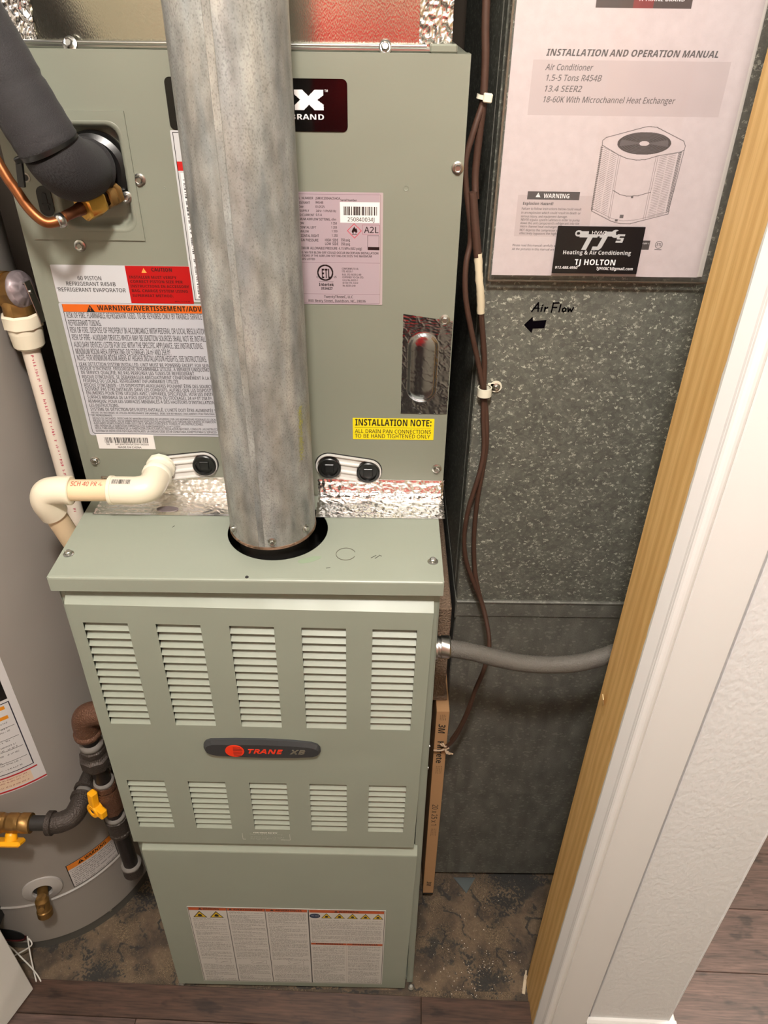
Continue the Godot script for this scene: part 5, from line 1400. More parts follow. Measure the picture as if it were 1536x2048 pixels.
func cables() -> void:
	var a := thing("thermostat_cable", "brown cable bowing left beside the coil cabinet and ending frayed at the air filter", "cable", Vector3(0.27, 0.47, -0.2))
	var b := thing("thermostat_cable", "thicker brown cable splashed with white paint beside the lower left corner of the manual pouch", "cable", Vector3(0.28, 0.7, -0.2))
	var g := G.new()
	g.tube(spline([Vector3(0.2500, 1.4720, -0.206), Vector3(0.2420, 1.4460, -0.203), Vector3(0.2360, 1.4180, -0.203), Vector3(0.2390, 1.3900, -0.205), Vector3(0.2450, 1.3600, -0.207), Vector3(0.2480, 1.3350, -0.210), Vector3(0.2445, 1.3100, -0.206), Vector3(0.2465, 1.2750, -0.204), Vector3(0.2560, 1.2350, -0.207), Vector3(0.2690, 1.1900, -0.212), Vector3(0.2785, 1.1520, -0.215), Vector3(0.2820, 1.1150, -0.215), Vector3(0.2865, 1.0700, -0.212), Vector3(0.2830, 1.0300, -0.208), Vector3(0.2730, 0.9800, -0.205), Vector3(0.2700, 0.9300, -0.205), Vector3(0.2760, 0.8850, -0.205), Vector3(0.2900, 0.8450, -0.202), Vector3(0.3060, 0.8050, -0.195), Vector3(0.3170, 0.7600, -0.170), Vector3(0.3130, 0.7200, -0.155), Vector3(0.3010, 0.6700, -0.150), Vector3(0.2960, 0.6250, -0.152), Vector3(0.2870, 0.5750, -0.158), Vector3(0.2770, 0.5350, -0.162), Vector3(0.2660, 0.5150, -0.164)], 6), 0.0033, 12)
	part("sheath", g, M.cable, a)
	g = G.new()
	var fr := Vector3(0.2650, 0.5140, -0.163)
	for q in [[-0.010, 0.012, 0.004], [0.010, -0.012, 0.006], [0.013, -0.016, 0.002], [-0.020, -0.006, 0.003], [-0.006, 0.016, 0.007], [0.004, -0.004, 0.01]]:
		g.tube(spline([fr - Vector3(q[0] * 0.3, q[1] * -0.2, 0), fr + Vector3(q[0] * 0.4, q[1] * 0.7, q[2]), fr + Vector3(q[0], q[1], q[2] * 0.5)], 4), 0.0016, 8)
	part("frayed_end", g, sm(Color(0.72, 0.62, 0.52), 0.8), a, "frayed pale cable end")
	g = G.new()
	g.tube(spline([Vector3(0.2440, 2.3, -0.206), Vector3(0.2440, 1.70, -0.206), Vector3(0.2455, 1.5600, -0.206), Vector3(0.2490, 1.5100, -0.206), Vector3(0.2500, 1.4720, -0.206), Vector3(0.2490, 1.4450, -0.209), Vector3(0.2480, 1.4050, -0.210), Vector3(0.2500, 1.3800, -0.208)], 6), 0.0040, 12)
	g.tube(spline([Vector3(0.2460, 1.3880, -0.204), Vector3(0.2510, 1.3550, -0.204), Vector3(0.2570, 1.3200, -0.204)], 6), 0.0048, 12)
	g.tube(spline([Vector3(0.2665, 1.2550, -0.208), Vector3(0.2725, 1.2200, -0.212), Vector3(0.2770, 1.1900, -0.214), Vector3(0.2800, 1.1500, -0.216), Vector3(0.2860, 1.1150, -0.216), Vector3(0.2895, 1.0750, -0.214), Vector3(0.2880, 1.0350, -0.214), Vector3(0.2850, 0.9900, -0.214), Vector3(0.2850, 0.9300, -0.214), Vector3(0.2900, 0.8700, -0.213), Vector3(0.2980, 0.8300, -0.205), Vector3(0.3110, 0.7900, -0.188), Vector3(0.3180, 0.7500, -0.168), Vector3(0.3120, 0.7050, -0.158), Vector3(0.3010, 0.6600, -0.154), Vector3(0.2930, 0.6150, -0.154), Vector3(0.2850, 0.5700, -0.160), Vector3(0.2740, 0.5300, -0.166)], 6), 0.0034, 12)
	part("sheath", g, M.cable, b)
	g = G.new()
	g.tube(spline([Vector3(0.2570, 1.3240, -0.204), Vector3(0.2600, 1.3000, -0.204), Vector3(0.2635, 1.2780, -0.205), Vector3(0.2665, 1.2540, -0.208)], 8), 0.0046, 12)
	part("painted_length", bumpy(g), sm(Color(0.80, 0.75, 0.64), 0.8), b, "length crusted with white paint")
	var t := thing("cable_tie", "small cream nylon tie round both brown cables near the coil cabinet's top", "cable tie", Vector3(0.25, 1.477, -0.206))
	g = G.new(); g.lathe([Vector2(0.0058, -0.002), Vector2(0.0066, -0.002), Vector2(0.0066, 0.002), Vector2(0.0058, 0.002)], Vector3(0.2495, 1.4770, -0.206), Vector3(0.15, 1, 0.0), 20)
	part("strap", g, M.nylon, t)
	g = G.new(); g.box(Vector3(-0.0005, -0.0045, 0.003), Vector3(0.0085, 0.0040, 0.0095), 0.001, Transform3D(Basis(Vector3.BACK, -0.1), Vector3(0.2495, 1.4775, -0.206)))
	part("head", g, M.nylon, t)
	var cl := thing("cable_clip", "white nylon clip screwed to the duct, holding the two brown cables", "cable clip", Vector3(0.28, 1.1505, -0.215))
	g = G.new(); g.lathe([Vector2(0.0078, -0.0055), Vector2(0.0092, -0.0055), Vector2(0.0092, 0.0055), Vector2(0.0078, 0.0055)], Vector3(0.2805, 1.1500, -0.2145), Vector3(-0.03, 1, 0), 28)
	g.extrude(circ(0.2955, 1.1530, 0.0075, 24), Vector3(0, 0, -0.2238), Vector3.RIGHT, Vector3.UP, Vector3.BACK, 0.0022); g.box(Vector3(0.285, 1.1470, -0.2238), Vector3(0.2950, 1.1575, -0.2216), 0.0004)
	part("band", g, M.nylon, cl)
	screw(Vector3(0.2960, 1.1530, -0.2216), Vector3.BACK, cl, "screw", 0.8)

func conduit() -> void:
	var c := thing("flexible_conduit", "grey flexible electrical conduit running from the furnace side to the pine stud", "conduit", Vector3(0.26, 0.82, -0.1))
	var p := spline([Vector3(0.2400, 0.8380, -0.0750), Vector3(0.2750, 0.8310, -0.0750), Vector3(0.3160, 0.8180, -0.0750), Vector3(0.3570, 0.8090, -0.0750), Vector3(0.4060, 0.8090, -0.0750), Vector3(0.4440, 0.8190, -0.0750), Vector3(0.4900, 0.8380, -0.0800), Vector3(0.5250, 0.8500, -0.0850)], 22)
	var g := G.new(); g.tube(p, 0.0115, 24, true, 0.0009)
	part("sleeve", g, M.conduit, c)
	g = G.new(); g.lathe([Vector2(0.0150, 0), Vector2(0.0180, 0.0005), Vector2(0.0180, 0.0075), Vector2(0.0150, 0.0080), Vector2(0.0150, 0.0120), Vector2(0.0160, 0.0125), Vector2(0.0160, 0.0230), Vector2(0.0145, 0.0250), Vector2(0.0115, 0.0250)], Vector3(0.2222, 0.8390, -0.0750), Vector3.RIGHT, 10)
	part("connector", g, M.zinc, c)

func air_filter() -> void:
	var x0 := 0.2460; var x1 := 0.2674; var y0 := 0.036; var y1 := 0.597; var zf := -0.170
	var f := thing("air_filter", "narrow brown cardboard edge of an air filter standing upright between furnace and duct", "air filter", Vector3(0.258, y0, -0.4))
	var g := G.new(); g.box(Vector3(x0, y0, -0.64), Vector3(x1, y1, zf), 0.0008)
	part("frame", g, M.cardboard, f)
	var im := sheet(2048, 82, Color(0.70, 0.54, 0.38))
	T(im, "3M", 112, 20, 88, 44, Color(0.1, 0.08, 0.07), 1, 0.15)
	T(im, "Filtrete", 270, 22, 222, 40, Color(0.1, 0.08, 0.07), 1)
	T(im, "20 x 25 x 1", 930, 22, 250, 40, Color(0.1, 0.08, 0.07))
	for k in 4: greek(im, 520, 20 + k * 11, 80, 5, Color(0.3, 0.22, 0.15)); greek(im, 1210, 20 + k * 11, 90, 5, Color(0.3, 0.22, 0.15)); greek(im, 30, 20 + k * 11, 50, 5, Color(0.3, 0.22, 0.15))
	T(im, "3M", 1890, 22, 60, 36, Color(0.1, 0.08, 0.07), 1, 0.15)
	im.rotate_90(CLOCKWISE)
	g = G.new(); g.extrude(rr(x0 + 0.0004, y0 + 0.0004, x1 - 0.0004, y1 - 0.0004, 0.0005), Vector3(0, 0, zf - 0.0001), Vector3.RIGHT, Vector3.UP, Vector3.BACK, 0.0004, Rect2(x0, y0, x1 - x0, y1 - y0))
	part("printed_edge", g, tm(im, 0.8), f)
	g = G.new(); g.box(Vector3(x0 + 0.0003, y0 - 0.010, -0.60), Vector3(x1 - 0.0003, y0 + 0.0005, zf - 0.002), 0.0006)
	part("bottom_flap", g, sm(Color(0.10, 0.08, 0.07), 0.8), f)
	var l := thing("filter_rack", "dusty tan sheet-metal rack strip above the air filter beside the furnace", "filter rack", Vector3(0.25, 0.60, -0.2))
	g = G.new(); g.box(Vector3(0.2400, 0.604, -0.60), Vector3(0.2600, 0.800, -0.195), 0.002); g.box(Vector3(0.2380, 0.598, -0.60), Vector3(0.2640, 0.6060, -0.192), 0.001)
	part("rack_strip", g, M.dustliner, l)

func small_stuff() -> void:
	var s := thing("metal_scrap", "small folded scrap of grey sheet metal on the floor under the duct's front edge", "scrap", Vector3(0.345, 0.0, -0.19))
	var g := G.new(); g.extrude(PackedVector2Array([Vector2(0.315, 0.222), Vector2(0.362, 0.222), Vector2(0.340, 0.188)]), Vector3(0, 0.0012, 0), Vector3.RIGHT, Vector3.FORWARD, Vector3.UP, 0.0012)
	part("sheet", g, sm(Color(0.42, 0.45, 0.45), 0.4, 0.6), s)
	var names := [["wood_splinter", "long pale splinter of wood lying at the foot of the pine stud", Vector3(0.437, 0.004, -0.012), 0.034, 0.006, 1.30], ["paper_shred", "curled white paper shred near the splinter at the stud's foot", Vector3(0.442, 0.003, 0.030), 0.035, 0.009, 1.1]]
	for n in names:
		var o := thing(n[0], n[1], "scrap", n[2])
		g = G.new()
		var t := Transform3D(Basis(Vector3.UP, n[5]) * Basis(Vector3.BACK, 0.06), n[2])
		g.box(Vector3(-n[3] / 2, -0.002, -n[4] / 2), Vector3(n[3] / 2, 0.001, n[4] / 2), 0.0008, t); g.box(Vector3(n[3] * 0.2, -0.002, -n[4] * 0.3), Vector3(n[3] * 0.75, 0.0015, n[4] * 0.25), 0.0008, t)
		part("strip", g, sm(Color(0.78, 0.72, 0.62), 0.8), o)
	var paths := [[[-0.600, 0.045, -0.055], [-0.560, 0.050, -0.050], [-0.525, 0.046, -0.030], [-0.495, 0.020, -0.012], [-0.478, 0.004, 0.006]], [[-0.570, 0.030, -0.030], [-0.540, 0.035, -0.040], [-0.512, 0.050, -0.050], [-0.520, 0.056, -0.060]], [[-0.522, 0.060, -0.062], [-0.512, 0.034, -0.036], [-0.495, 0.012, -0.004], [-0.486, 0.006, 0.010]]]
	var lb := ["thin white wire looping over the floor edge nearest the white door", "short white wire curling up toward the water heater's air opening", "thin white wire hanging straight down from the water heater to the floor"]
	for i in 3:
		var w := thing("igniter_wire", lb[i], "wire", Vector3(paths[i][0][0], paths[i][0][1], paths[i][0][2]), "")
		g = G.new(); var q := []
		for v in paths[i]: q.append(Vector3(v[0], v[1], v[2]))
		g.tube(spline(q, 6), 0.0014, 8)
		part("wire", g, sm(Color(0.82, 0.80, 0.77), 0.5), w)
	# plaster and sawdust crumbs
	var cr := thing("debris", "scattered white plaster crumbs on the old floor and boards right of the furnace", "debris", Vector3(0.33, 0.0, -0.05))
	cr.set_meta("kind", "stuff")
	g = G.new()
	for i in 170:
		var p := Vector3(clampf(rng.randfn(0.335, 0.05), 0.235, 0.435), 0.0008, 0.0)
		p.z = rng.randf_range(-0.20, 0.10) if rng.randf() < 0.5 else rng.randfn(-0.03, 0.035)
		if p.z > 0.015: p.y += 0.0105
		var e := rng.randf_range(0.0003, 0.0008)
		g.box(-Vector3(e, e * 0.6, e * 0.7), Vector3(e, e * 0.6, e * 0.7), 0.0, Transform3D(Basis(Vector3.UP, rng.randf() * 3.0), p))
	part("crumbs", g, sm(Color(0.82, 0.78, 0.72), 0.9), cr).set_meta("kind", "stuff")
# ---------------------------------------------------------------- the person taking the picture (seen only as a red blur in the shiny metal)
func nets(bones: Array, cell: float, k: float, low := -9.0, high := 9.0) -> ArrayMesh:
	var mn := Vector3.ONE * 1e9; var mx := -mn
	for b in bones:
		var r := maxf(b[2], b[3]) + cell * 3.0
		mn = mn.min(b[0] - Vector3.ONE * r).min(b[1] - Vector3.ONE * r); mx = mx.max(b[0] + Vector3.ONE * r).max(b[1] + Vector3.ONE * r)
	var n := Vector3i(((mx - mn) / cell).ceil()) + Vector3i.ONE
	var f := PackedFloat32Array(); f.resize(n.x * n.y * n.z); f.fill(1.0)
	for b in bones:
		var pa: Vector3 = b[0]; var ba: Vector3 = b[1] - b[0]
		var ra: float = b[2]; var rb: float = b[3]
		var r := maxf(ra, rb) + cell * 2.5
		var lo := Vector3i(((b[0].min(b[1]) - Vector3.ONE * r - mn) / cell).floor()).max(Vector3i.ZERO)
		var hi := Vector3i(((b[0].max(b[1]) + Vector3.ONE * r - mn) / cell).ceil()).min(n - Vector3i.ONE)
		var l2 := maxf(ba.length_squared(), 1e-9)
		for z in range(lo.z, hi.z + 1):
			for y in range(lo.y, hi.y + 1):
				var i := (z * n.y + y) * n.x + lo.x
				for x in range(lo.x, hi.x + 1):
					var p := mn + Vector3(x, y, z) * cell - pa
					var t := clampf(p.dot(ba) / l2, 0.0, 1.0)
					var d := (p - ba * t).length() - lerpf(ra, rb, t)
					var a := f[i]
					var h := maxf(k - absf(a - d), 0.0) / k
					f[i] = minf(a, d) - h * h * k * 0.25
					i += 1
	if low > -5.0 or high < 5.0:
		for z in n.z:
			for y in n.y:
				var yy := mn.y + y * cell
				var c := maxf(low - yy, yy - high)
				for x in n.x:
					var i := (z * n.y + y) * n.x + x
					f[i] = maxf(f[i], c)
	var st := SurfaceTool.new(); st.begin(Mesh.PRIMITIVE_TRIANGLES); st.set_smooth_group(0)
	var id := PackedInt32Array(); id.resize(f.size()); id.fill(-1)
	var cnt := 0
	var off := [0, 1, n.x, n.x + 1, n.x * n.y, n.x * n.y + 1, n.x * n.y + n.x, n.x * n.y + n.x + 1]
	var co := [Vector3(0, 0, 0), Vector3(1, 0, 0), Vector3(0, 1, 0), Vector3(1, 1, 0), Vector3(0, 0, 1), Vector3(1, 0, 1), Vector3(0, 1, 1), Vector3(1, 1, 1)]
	var edges := [[0, 1], [2, 3], [4, 5], [6, 7], [0, 2], [1, 3], [4, 6], [5, 7], [0, 4], [1, 5], [2, 6], [3, 7]]
	var pts := PackedVector3Array()
	var idx := PackedInt32Array()
	for z in n.z - 1:
		for y in n.y - 1:
			var i := (z * n.y + y) * n.x - 1
			for x in n.x - 1:
				i += 1
				if absf(f[i]) > cell * 2.0: continue
				var s := Vector3.ZERO; var c := 0
				for e in edges:
					var u := f[i + off[e[0]]]; var v := f[i + off[e[1]]]
					if (u < 0.0) != (v < 0.0):
						s += co[e[0]].lerp(co[e[1]], u / (u - v)); c += 1
				if c == 0: continue
				pts.append(mn + (Vector3(x, y, z) + s / c) * cell); id[i] = cnt; cnt += 1
	var ax := [1, n.x, n.x * n.y]
	for z in range(1, n.z - 1):
		for y in range(1, n.y - 1):
			var i := (z * n.y + y) * n.x
			for x in range(1, n.x - 1):
				i += 1
				if absf(f[i]) > cell * 2.0: continue
				for a in 3:
					var v := f[i + ax[a]]
					if (f[i] < 0.0) == (v < 0.0): continue
					var b: int = ax[(a + 1) % 3]; var d: int = ax[(a + 2) % 3]
					var q := [id[i], id[i - b], id[i - b - d], id[i - d]]
					if q.min() < 0: continue
					if f[i] < 0.0: idx.append_array([q[0], q[2], q[1], q[0], q[3], q[2]])
					else: idx.append_array([q[0], q[1], q[2], q[0], q[2], q[3]])
	for p in pts: st.add_vertex(p)
	for j in idx: st.add_index(j)
	st.generate_normals()
	return st.commit()

func person() -> void:
	var o := Vector3(0.11, 0, 1.06)
	var V := func(x: float, y: float, z: float) -> Vector3: return o + Vector3(x, y, z)
	var p := thing("person", "person in a red long-sleeved shirt and dark trousers holding up a phone", "person", o)
	var torso := [[V.call(-0.08, 1.00, 0.0), V.call(0.08, 1.00, 0.0), 0.125, 0.125], [V.call(-0.07, 1.15, 0.0), V.call(0.07, 1.15, 0.0), 0.115, 0.115], [V.call(-0.10, 1.36, 0.0), V.call(0.10, 1.36, 0.0), 0.125, 0.125], [V.call(-0.19, 1.475, 0.01), V.call(0.19, 1.475, 0.01), 0.058, 0.058], [V.call(0, 1.0, 0), V.call(0, 1.40, 0), 0.12, 0.13], [V.call(0, 1.46, 0.01), V.call(0, 1.56, -0.005), 0.075, 0.058]]
	var arms := []; var hands := []
	for s in [-1.0, 1.0]:
		var w: Vector3 = Vector3(0.156 + s * 0.085, 1.500, 0.735)
		arms.append([V.call(s * 0.205, 1.465, 0.01), V.call(s * 0.255, 1.235, -0.10), 0.058, 0.045]); arms.append([V.call(s * 0.255, 1.235, -0.10), w, 0.044, 0.030])
		var pc := w + Vector3(-s * 0.012, 0.045, -0.030)
		hands.append([w, pc, 0.028, 0.030]); hands.append([pc + Vector3(0, -0.012, 0.004), pc + Vector3(0, 0.026, -0.010), 0.026, 0.024])
		var ln := [0.062, 0.074, 0.070, 0.054]
		for k in 4:
			var b0 := pc + Vector3(s * 0.006, 0.034 - k * 0.019, -0.026)
			var b1 := b0 + Vector3(s * 0.004, 0.004, -0.028); var b2 := b1 + Vector3(-s * ln[k] * 0.45, 0.002, -0.004); var b3 := b2 + Vector3(-s * ln[k] * 0.35, -0.001, 0.010)
			hands.append([pc + Vector3(0, 0.02 - k * 0.014, -0.012), b0, 0.011, 0.0095]); hands.append([b0, b1, 0.0095, 0.009]); hands.append([b1, b2, 0.009, 0.0085]); hands.append([b2, b3, 0.0085, 0.0075])
		var t0 := pc + Vector3(-s * 0.016, 0.004, 0.010)
		hands.append([t0, t0 + Vector3(-s * 0.024, 0.022, -0.004), 0.013, 0.011]); hands.append([t0 + Vector3(-s * 0.024, 0.022, -0.004), t0 + Vector3(-s * 0.040, 0.040, -0.014), 0.0105, 0.009])
	var legs := []; var shoes := []
	for s in [-1.0, 1.0]:
		legs.append([V.call(s * 0.095, 0.95, 0), V.call(s * 0.11, 0.52, -0.01), 0.098, 0.062]); legs.append([V.call(s * 0.11, 0.52, -0.01), V.call(s * 0.115, 0.10, 0.02), 0.062, 0.040])
		shoes.append([V.call(s * 0.115, 0.062, 0.035), V.call(s * 0.125, 0.050, -0.17), 0.042, 0.036])
	var hc: Vector3 = V.call(0.02, 1.690, -0.035)
	var head := [[hc + Vector3(0, 0.035, 0.01), hc + Vector3(0, 0.030, 0.03), 0.085, 0.088], [hc + Vector3(0, -0.02, -0.02), hc + Vector3(0, -0.085, -0.045), 0.066, 0.040], [V.call(0, 1.53, 0), hc + Vector3(0, -0.06, 0.01), 0.056, 0.054], [hc + Vector3(0, 0.008, -0.082), hc + Vector3(0, -0.020, -0.100), 0.010, 0.014], [hc + Vector3(-0.02, -0.055, -0.080), hc + Vector3(0.02, -0.055, -0.080), 0.009, 0.009]]
	for s in [-1.0, 1.0]: head.append([hc + Vector3(s * 0.086, 0.012, 0.012), hc + Vector3(s * 0.088, -0.020, 0.006), 0.014, 0.010])
	var sk := SurfaceTool.new(); sk.begin(Mesh.PRIMITIVE_TRIANGLES)
	sk.append_from(nets(torso + arms + legs + shoes + head.slice(2, 3), 0.012, 0.03), 0, Transform3D.IDENTITY)
	sk.append_from(nets(head, 0.005, 0.016), 0, Transform3D.IDENTITY)
	sk.append_from(nets(hands.slice(0, hands.size() / 2), 0.003, 0.005), 0, Transform3D.IDENTITY); sk.append_from(nets(hands.slice(hands.size() / 2), 0.003, 0.005), 0, Transform3D.IDENTITY)
	part("body", sk.commit(), sm(Color(0.72, 0.53, 0.44), 0.55), p)
	var grow := func(a: Array, e: float) -> Array: return a.map(func(b): return [b[0], b[1], b[2] + e, b[3] + e])
	part("shirt", nets(grow.call(torso.slice(0, 5) + arms, 0.010), 0.014, 0.05, 0.93), sm(Color(0.78, 0.06, 0.07), 0.8), p)
	part("trousers", nets(grow.call([torso[0]] + legs, 0.011), 0.016, 0.04, 0.0, 0.98), sm(Color(0.10, 0.11, 0.14), 0.85), p)
	part("shoes", nets(grow.call(shoes, 0.006), 0.012, 0.02), M.black, p)
	part("hair", nets([[hc + Vector3(0, 0.055, 0.022), hc + Vector3(0, 0.030, 0.045), 0.090, 0.088], [hc + Vector3(-0.04, 0.105, -0.045), hc + Vector3(0.045, 0.105, -0.045), 0.022, 0.022]], 0.008, 0.03), sm(Color(0.16, 0.11, 0.08), 0.7), p)
	for s in [-1.0, 1.0]:
		var g := G.new(); g.lathe([Vector2(0, -0.006), Vector2(0.007, -0.002), Vector2(0.007, 0.003), Vector2(0, 0.006)], hc + Vector3(s * 0.032, 0.012, -0.077), Vector3(0, 0, -1), 14, true)
		part("eye", g, sm(Color(0.2, 0.17, 0.15), 0.2), p)
		g = G.new(); g.box(hc + Vector3(s * 0.032 - 0.013, 0.028, -0.084), hc + Vector3(s * 0.032 + 0.013, 0.0325, -0.076), 0.001)
		part("eyebrow", g, sm(Color(0.16, 0.11, 0.08), 0.7), p)
	var mo := G.new(); mo.lathe([Vector2(0, -0.02), Vector2(0.0035, -0.01), Vector2(0.0042, 0), Vector2(0.0035, 0.01), Vector2(0, 0.02)], hc + Vector3(0, -0.055, -0.0865), Vector3.RIGHT, 10, true)
	part("mouth", mo, sm(Color(0.55, 0.27, 0.24), 0.5), p)
	var ph := thing("phone", "dark smartphone held upright in both hands of the person", "phone", Vector3(0.156, 1.505, 0.68))
	var g := G.new(); g.box(Vector3(-0.036, -0.130, 0.014), Vector3(0.036, 0.018, 0.022), 0.003, Transform3D(Basis.from_euler(Vector3(-0.6085, 0.0, 0.0130)), Vector3(0.1558, 1.5624, 0.6469)))
	part("case", g, M.black, ph)
# ---------------------------------------------------------------- the setting
func setting() -> void:
	var A := -0.030                                             # the room's own lines lie slightly askew to the furnace
	var rx := Transform3D(Basis(Vector3.UP, A), Vector3.ZERO)
	var g := G.new(); g.box(Vector3(-1.4, -0.12, -2.2), Vector3(2.6, 0.0, 2.8))
	var fl := struct("floor", g, M.slab)
	# floor boards: rows run along the (askew) x axis
	var rows := [0.0660, 0.1910, 0.3160, 0.4410, 0.5660, 0.6910, 0.8160, 0.9410, 1.0660, 1.1910, 1.3160, 1.4410, 1.5660, 1.6910, 1.8160, 1.9410]
	var n := 0
	var lay := func(x0: float, x1: float, z0: float, z1: float):
		var bg := G.new(); bg.box(Vector3(0, 0, 0), Vector3(x1 - x0 - 0.0008, 0.0115, z1 - z0 - 0.0008), 0.0009)
		var m := bg.mesh()
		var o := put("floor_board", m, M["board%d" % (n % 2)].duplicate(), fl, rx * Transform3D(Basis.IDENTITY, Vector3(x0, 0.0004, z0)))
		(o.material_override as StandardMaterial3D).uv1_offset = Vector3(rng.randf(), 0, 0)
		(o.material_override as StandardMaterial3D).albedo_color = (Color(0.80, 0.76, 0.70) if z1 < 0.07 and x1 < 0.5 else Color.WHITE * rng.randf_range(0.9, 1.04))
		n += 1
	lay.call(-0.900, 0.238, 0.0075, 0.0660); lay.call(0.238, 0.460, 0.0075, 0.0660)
	for j in 15:
		var cuts := [[-1.3, -0.285 if j == 0 else -0.6 + 0.37 * (j % 3)]]
		var x: float = cuts[0][1]
		while x < 2.5:
			cuts.append([x, x + 1.15]); x += 1.15
		for c in cuts: lay.call(c[0], c[1], rows[j], rows[j + 1])
	for j in 9:
		var z1 := 0.0660 - 0.125 * j
		var sx := 0.672
		lay.call(sx, sx + 0.75 + 0.3 * (j % 3), z1 - 0.125, z1); lay.call(sx + 0.75 + 0.3 * (j % 3), 2.5, z1 - 0.125, z1)
	# closet shell
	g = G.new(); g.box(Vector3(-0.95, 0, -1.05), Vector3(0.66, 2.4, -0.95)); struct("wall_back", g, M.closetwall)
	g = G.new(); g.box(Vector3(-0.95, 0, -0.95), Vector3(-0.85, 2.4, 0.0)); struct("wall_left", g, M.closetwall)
	g = G.new(); g.box(Vector3(-1.3, 0, 0.0), Vector3(-0.62, 2.4, 0.09)); struct("wall_left_return", g, M.farwall)
	g = G.new(rx); g.box(Vector3(-0.66, 2.06, 0.012), Vector3(0.53, 2.4, 0.09)); struct("wall_header", g, M.wall)
	g = G.new(rx); g.box(Vector3(0.5284, 0, -0.0300), Vector3(0.6640, 2.4, 0.0640), 0.001); g.box(Vector3(0.5400, 0, -0.93), Vector3(0.6640, 2.4, -0.0290), 0.0)
	g.box(Vector3(0.5200, 0, -0.0340), Vector3(0.5410, 2.4, 0.0570), 0.0)
	struct("wall_right", g, M.wall)
	g = G.new(rx); g.box(Vector3(0.6615, 0.05, 0.0600), Vector3(0.6650, 2.4, 0.0648), 0.0008); 
	struct("trim_3", g, M.wall)
	# main room round the camera
	g = G.new(); g.box(Vector3(-1.4, 0, 0.05), Vector3(-1.3, 2.4, 2.6)); struct("wall_room_left", g, M.farwall)
	g = G.new(); g.box(Vector3(-1.4, 0, 1.95), Vector3(2.6, 2.4, 2.05)); struct("wall_front", g, M.farwall)
	g = G.new(); g.box(Vector3(2.5, 0, -2.1), Vector3(2.6, 2.4, 2.5)); struct("wall_room_right", g, M.farwall)
	g = G.new(); g.box(Vector3(0.60, 0, -2.1), Vector3(2.5, 2.4, -2.0)); struct("wall_room_back", g, M.farwall)
	g = G.new(); g.box(Vector3(-1.4, 2.4, -2.2), Vector3(2.6, 2.5, 2.6)); struct("ceiling", g, M.white)
	g = G.new(); g.box(Vector3(0.60, 0, -2.0), Vector3(0.665, 2.4, -0.93)); struct("wall_partition", g, M.wall)
	# bare pine stud, torn plaster paper, casing, baseboard
	g = G.new(rx)
	g.box(Vector3(0.4405, 0.0, -0.0340), Vector3(0.5200, 2.06, 0.0555), 0.0015)
	var st := struct("trim_2", stud_mesh(rx), M.pine)
	g = G.new(rx)
	for i in 150:
		var y0 := i * 0.0137; var y1 := y0 + 0.0137
		var w0 := 0.0022 * absf(sin(i * 12.9898) * 1.7 - floorf(sin(i * 12.9898) * 1.7)) ; var w1 := 0.0022 * absf(sin((i + 1) * 12.9898) * 1.7 - floorf(sin((i + 1) * 12.9898) * 1.7))
		g.face([Vector3(0.4392, y0, 0.0545 - w0), Vector3(0.4392, y1, 0.0545 - w1), Vector3(0.4392, y1, 0.0570), Vector3(0.4392, y0, 0.0570)], Vector3.LEFT)
		g.face([Vector3(0.4392, y0, 0.0545 - w0), Vector3(0.4392, y1, 0.0545 - w1), Vector3(0.4404, y1, 0.0540 - w1), Vector3(0.4404, y0, 0.0540 - w0)], Vector3(0, 0, -1))
	var paper := MeshInstance3D.new(); paper.name = "torn_paper"; paper.mesh = g.mesh(); paper.material_override = M.plaster; st.add_child(paper)
	g = G.new(rx); g.box(Vector3(-0.0012, -0.012, -0.004), Vector3(0.0, 0.012, 0.004), 0.0004, Transform3D(Basis(Vector3.RIGHT, 0.4) * Basis(Vector3.BACK, 0.25), Vector3(0.4385, 0.8250, -0.012)))
	var sliver := MeshInstance3D.new(); sliver.name = "splinter"; sliver.mesh = g.mesh(); sliver.material_override = sm(Color(0.85, 0.74, 0.55), 0.7); st.add_child(sliver)
	var prof := PackedVector2Array([Vector2(0.4405, 0.0556), Vector2(0.4392, 0.0570), Vector2(0.4455, 0.0700), Vector2(0.4462, 0.0730)])
	for i in 9:
		var a := PI - PI * i / 8.0
		prof.append(Vector2(0.4535 + 0.0070 * cos(a), 0.0735 + 0.0062 * sin(a)))
	prof.append_array(PackedVector2Array([Vector2(0.4612, 0.0722), Vector2(0.4630, 0.0735), Vector2(0.5190, 0.0735), Vector2(0.5205, 0.0720), Vector2(0.5215, 0.0641), Vector2(0.5205, 0.0556)]))
	g = G.new(rx); g.extrude(prof, Vector3(0, 0.0, 0), Vector3.RIGHT, Vector3.BACK, Vector3.UP, 2.06)
	struct("trim_1", g, M.trimw)
	g = G.new(rx)
	var bp := PackedVector2Array([Vector2(0.0641, 0.0), Vector2(0.0765, 0.0), Vector2(0.0765, 0.076), Vector2(0.0725, 0.086), Vector2(0.0690, 0.090), Vector2(0.0641, 0.090)])
	g.extrude(bp, Vector3(0.5215, 0.012, 0), Vector3.BACK, Vector3.UP, Vector3.RIGHT, 0.1550)
	g.box(Vector3(0.6645, 0.012, -0.92), Vector3(0.6765, 0.100, 0.0770), 0.003)
	struct("baseboard_right", g, M.trimw)
	# white closet door standing open at the left
	g = G.new()
	var dc := Vector3(-0.4920, 0.016, 0.0120); var dd := Vector3(-0.385, 0, 0.923).normalized()
	g.box(Vector3(-0.035, 0, 0), Vector3(0, 2.0, 0.66), 0.0015, Transform3D(Basis(Vector3(dd.z, 0, -dd.x), Vector3.UP, dd), dc))
	struct("door_1", g, M.white)

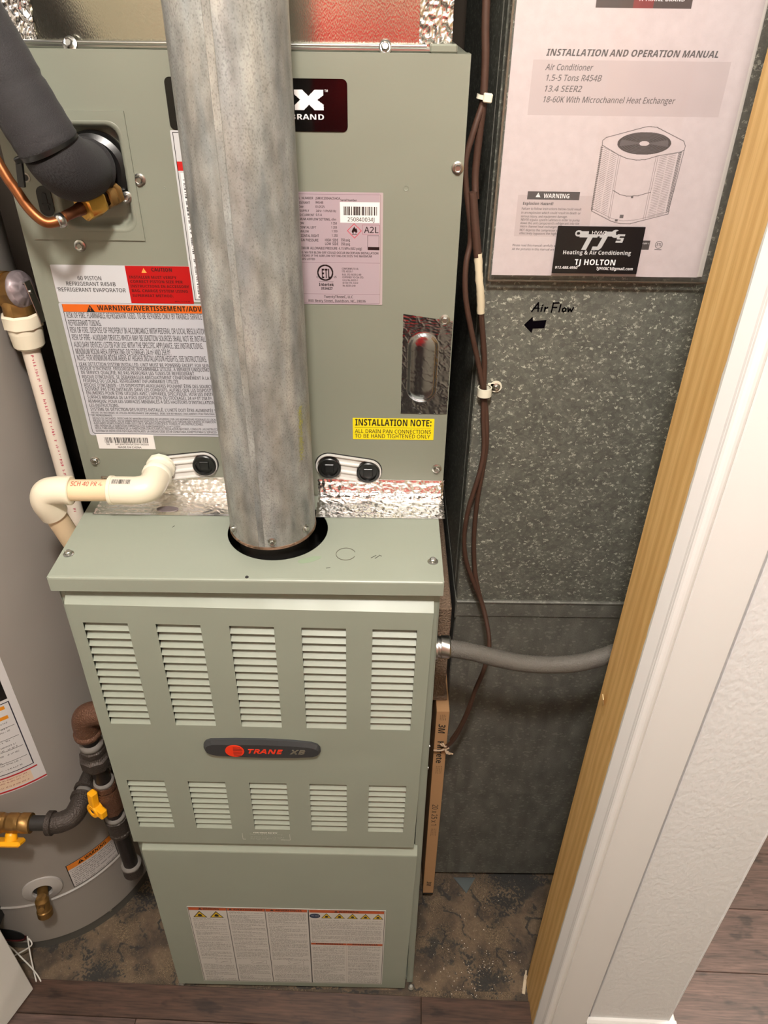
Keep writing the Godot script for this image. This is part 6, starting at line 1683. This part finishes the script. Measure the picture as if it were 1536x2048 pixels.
func stud_mesh(rx: Transform3D) -> ArrayMesh:
	var g := G.new(rx)
	g.box(Vector3(0.4405, 0.0, -0.0340), Vector3(0.5200, 2.06, 0.0555), 0.0016)
	return g.mesh()

func lamp(at: Vector3, e: float, col: Color, lab: String) -> void:
	var t := thing("ceiling_lamp", lab, "lamp", at)
	var g := G.new(); g.lathe([Vector2(0.085, 0.0), Vector2(0.105, -0.004), Vector2(0.108, 0.004), Vector2(0.100, 0.012), Vector2(0.085, 0.012)].map(func(v): return Vector2(v.x, v.y)), at + Vector3(0, -0.012, 0), Vector3.UP, 40)
	part("trim_ring", g, M.white, t)
	g = G.new(); g.lathe([Vector2(0, -0.003), Vector2(0.085, -0.003), Vector2(0.085, 0.004)], at + Vector3(0, -0.012, 0), Vector3.UP, 40)
	var em := sm(Color.WHITE, 0.6); em.emission_enabled = true; em.emission = col; em.emission_energy_multiplier = 4.0
	part("diffuser", g, em, t)
	var l := OmniLight3D.new(); l.name = "bulb"; l.light_color = col; l.light_energy = e; l.omni_range = 8.0; l.omni_attenuation = 2.0; l.light_size = 0.06; l.shadow_enabled = true
	t.add_child(l); l.position = Vector3(0, -0.10, 0)

func _ready() -> void:
	var cam := Camera3D.new(); cam.name = "camera"; add_child(cam)
	cam.position = Vector3(0.1558, 1.5624, 0.6469); cam.rotation = Vector3(-0.6085, 0.0003, 0.0130); cam.fov = rad_to_deg(2.0 * atan(1024.0 / 1492.9)); cam.near = 0.02; cam.current = true
	var we := WorldEnvironment.new(); we.name = "environment"; var env := Environment.new(); we.environment = env; add_child(we)
	env.background_mode = Environment.BG_COLOR; env.background_color = Color(0, 0, 0)
	env.tonemap_mode = Environment.TONE_MAPPER_LINEAR; env.tonemap_exposure = 0.44
	env.sdfgi_enabled = true; env.ssao_enabled = true; env.ssil_enabled = true
	TS = TextServerManager.get_primary_interface()
	for k in 2:
		var f := SystemFont.new(); f.font_names = PackedStringArray(["Droid Sans"]); f.font_weight = 700 if k == 1 else 400; fonts.append(f)
	rng.seed = 4
	make_materials()
	lamp(Vector3(0.14, 2.40, 0.76), 5.9, Color(1.0, 0.975, 0.945), "round recessed ceiling lamp just in front of the closet opening")
	lamp(Vector3(1.60, 2.40, -0.10), 6.5, Color(1.0, 0.965, 0.925), "round recessed ceiling lamp over the room beyond the partition wall")
	setting()
	make_screw()
	furnace(); coil(); plenum(); vent_pipe()
	return_duct(); documents()
	water_heater(); suction_line(); liquid_line(); condensate_drain(); discharge_pipe(); gas_pipes()
	conduit(); air_filter(); cables(); small_stuff()
	person()
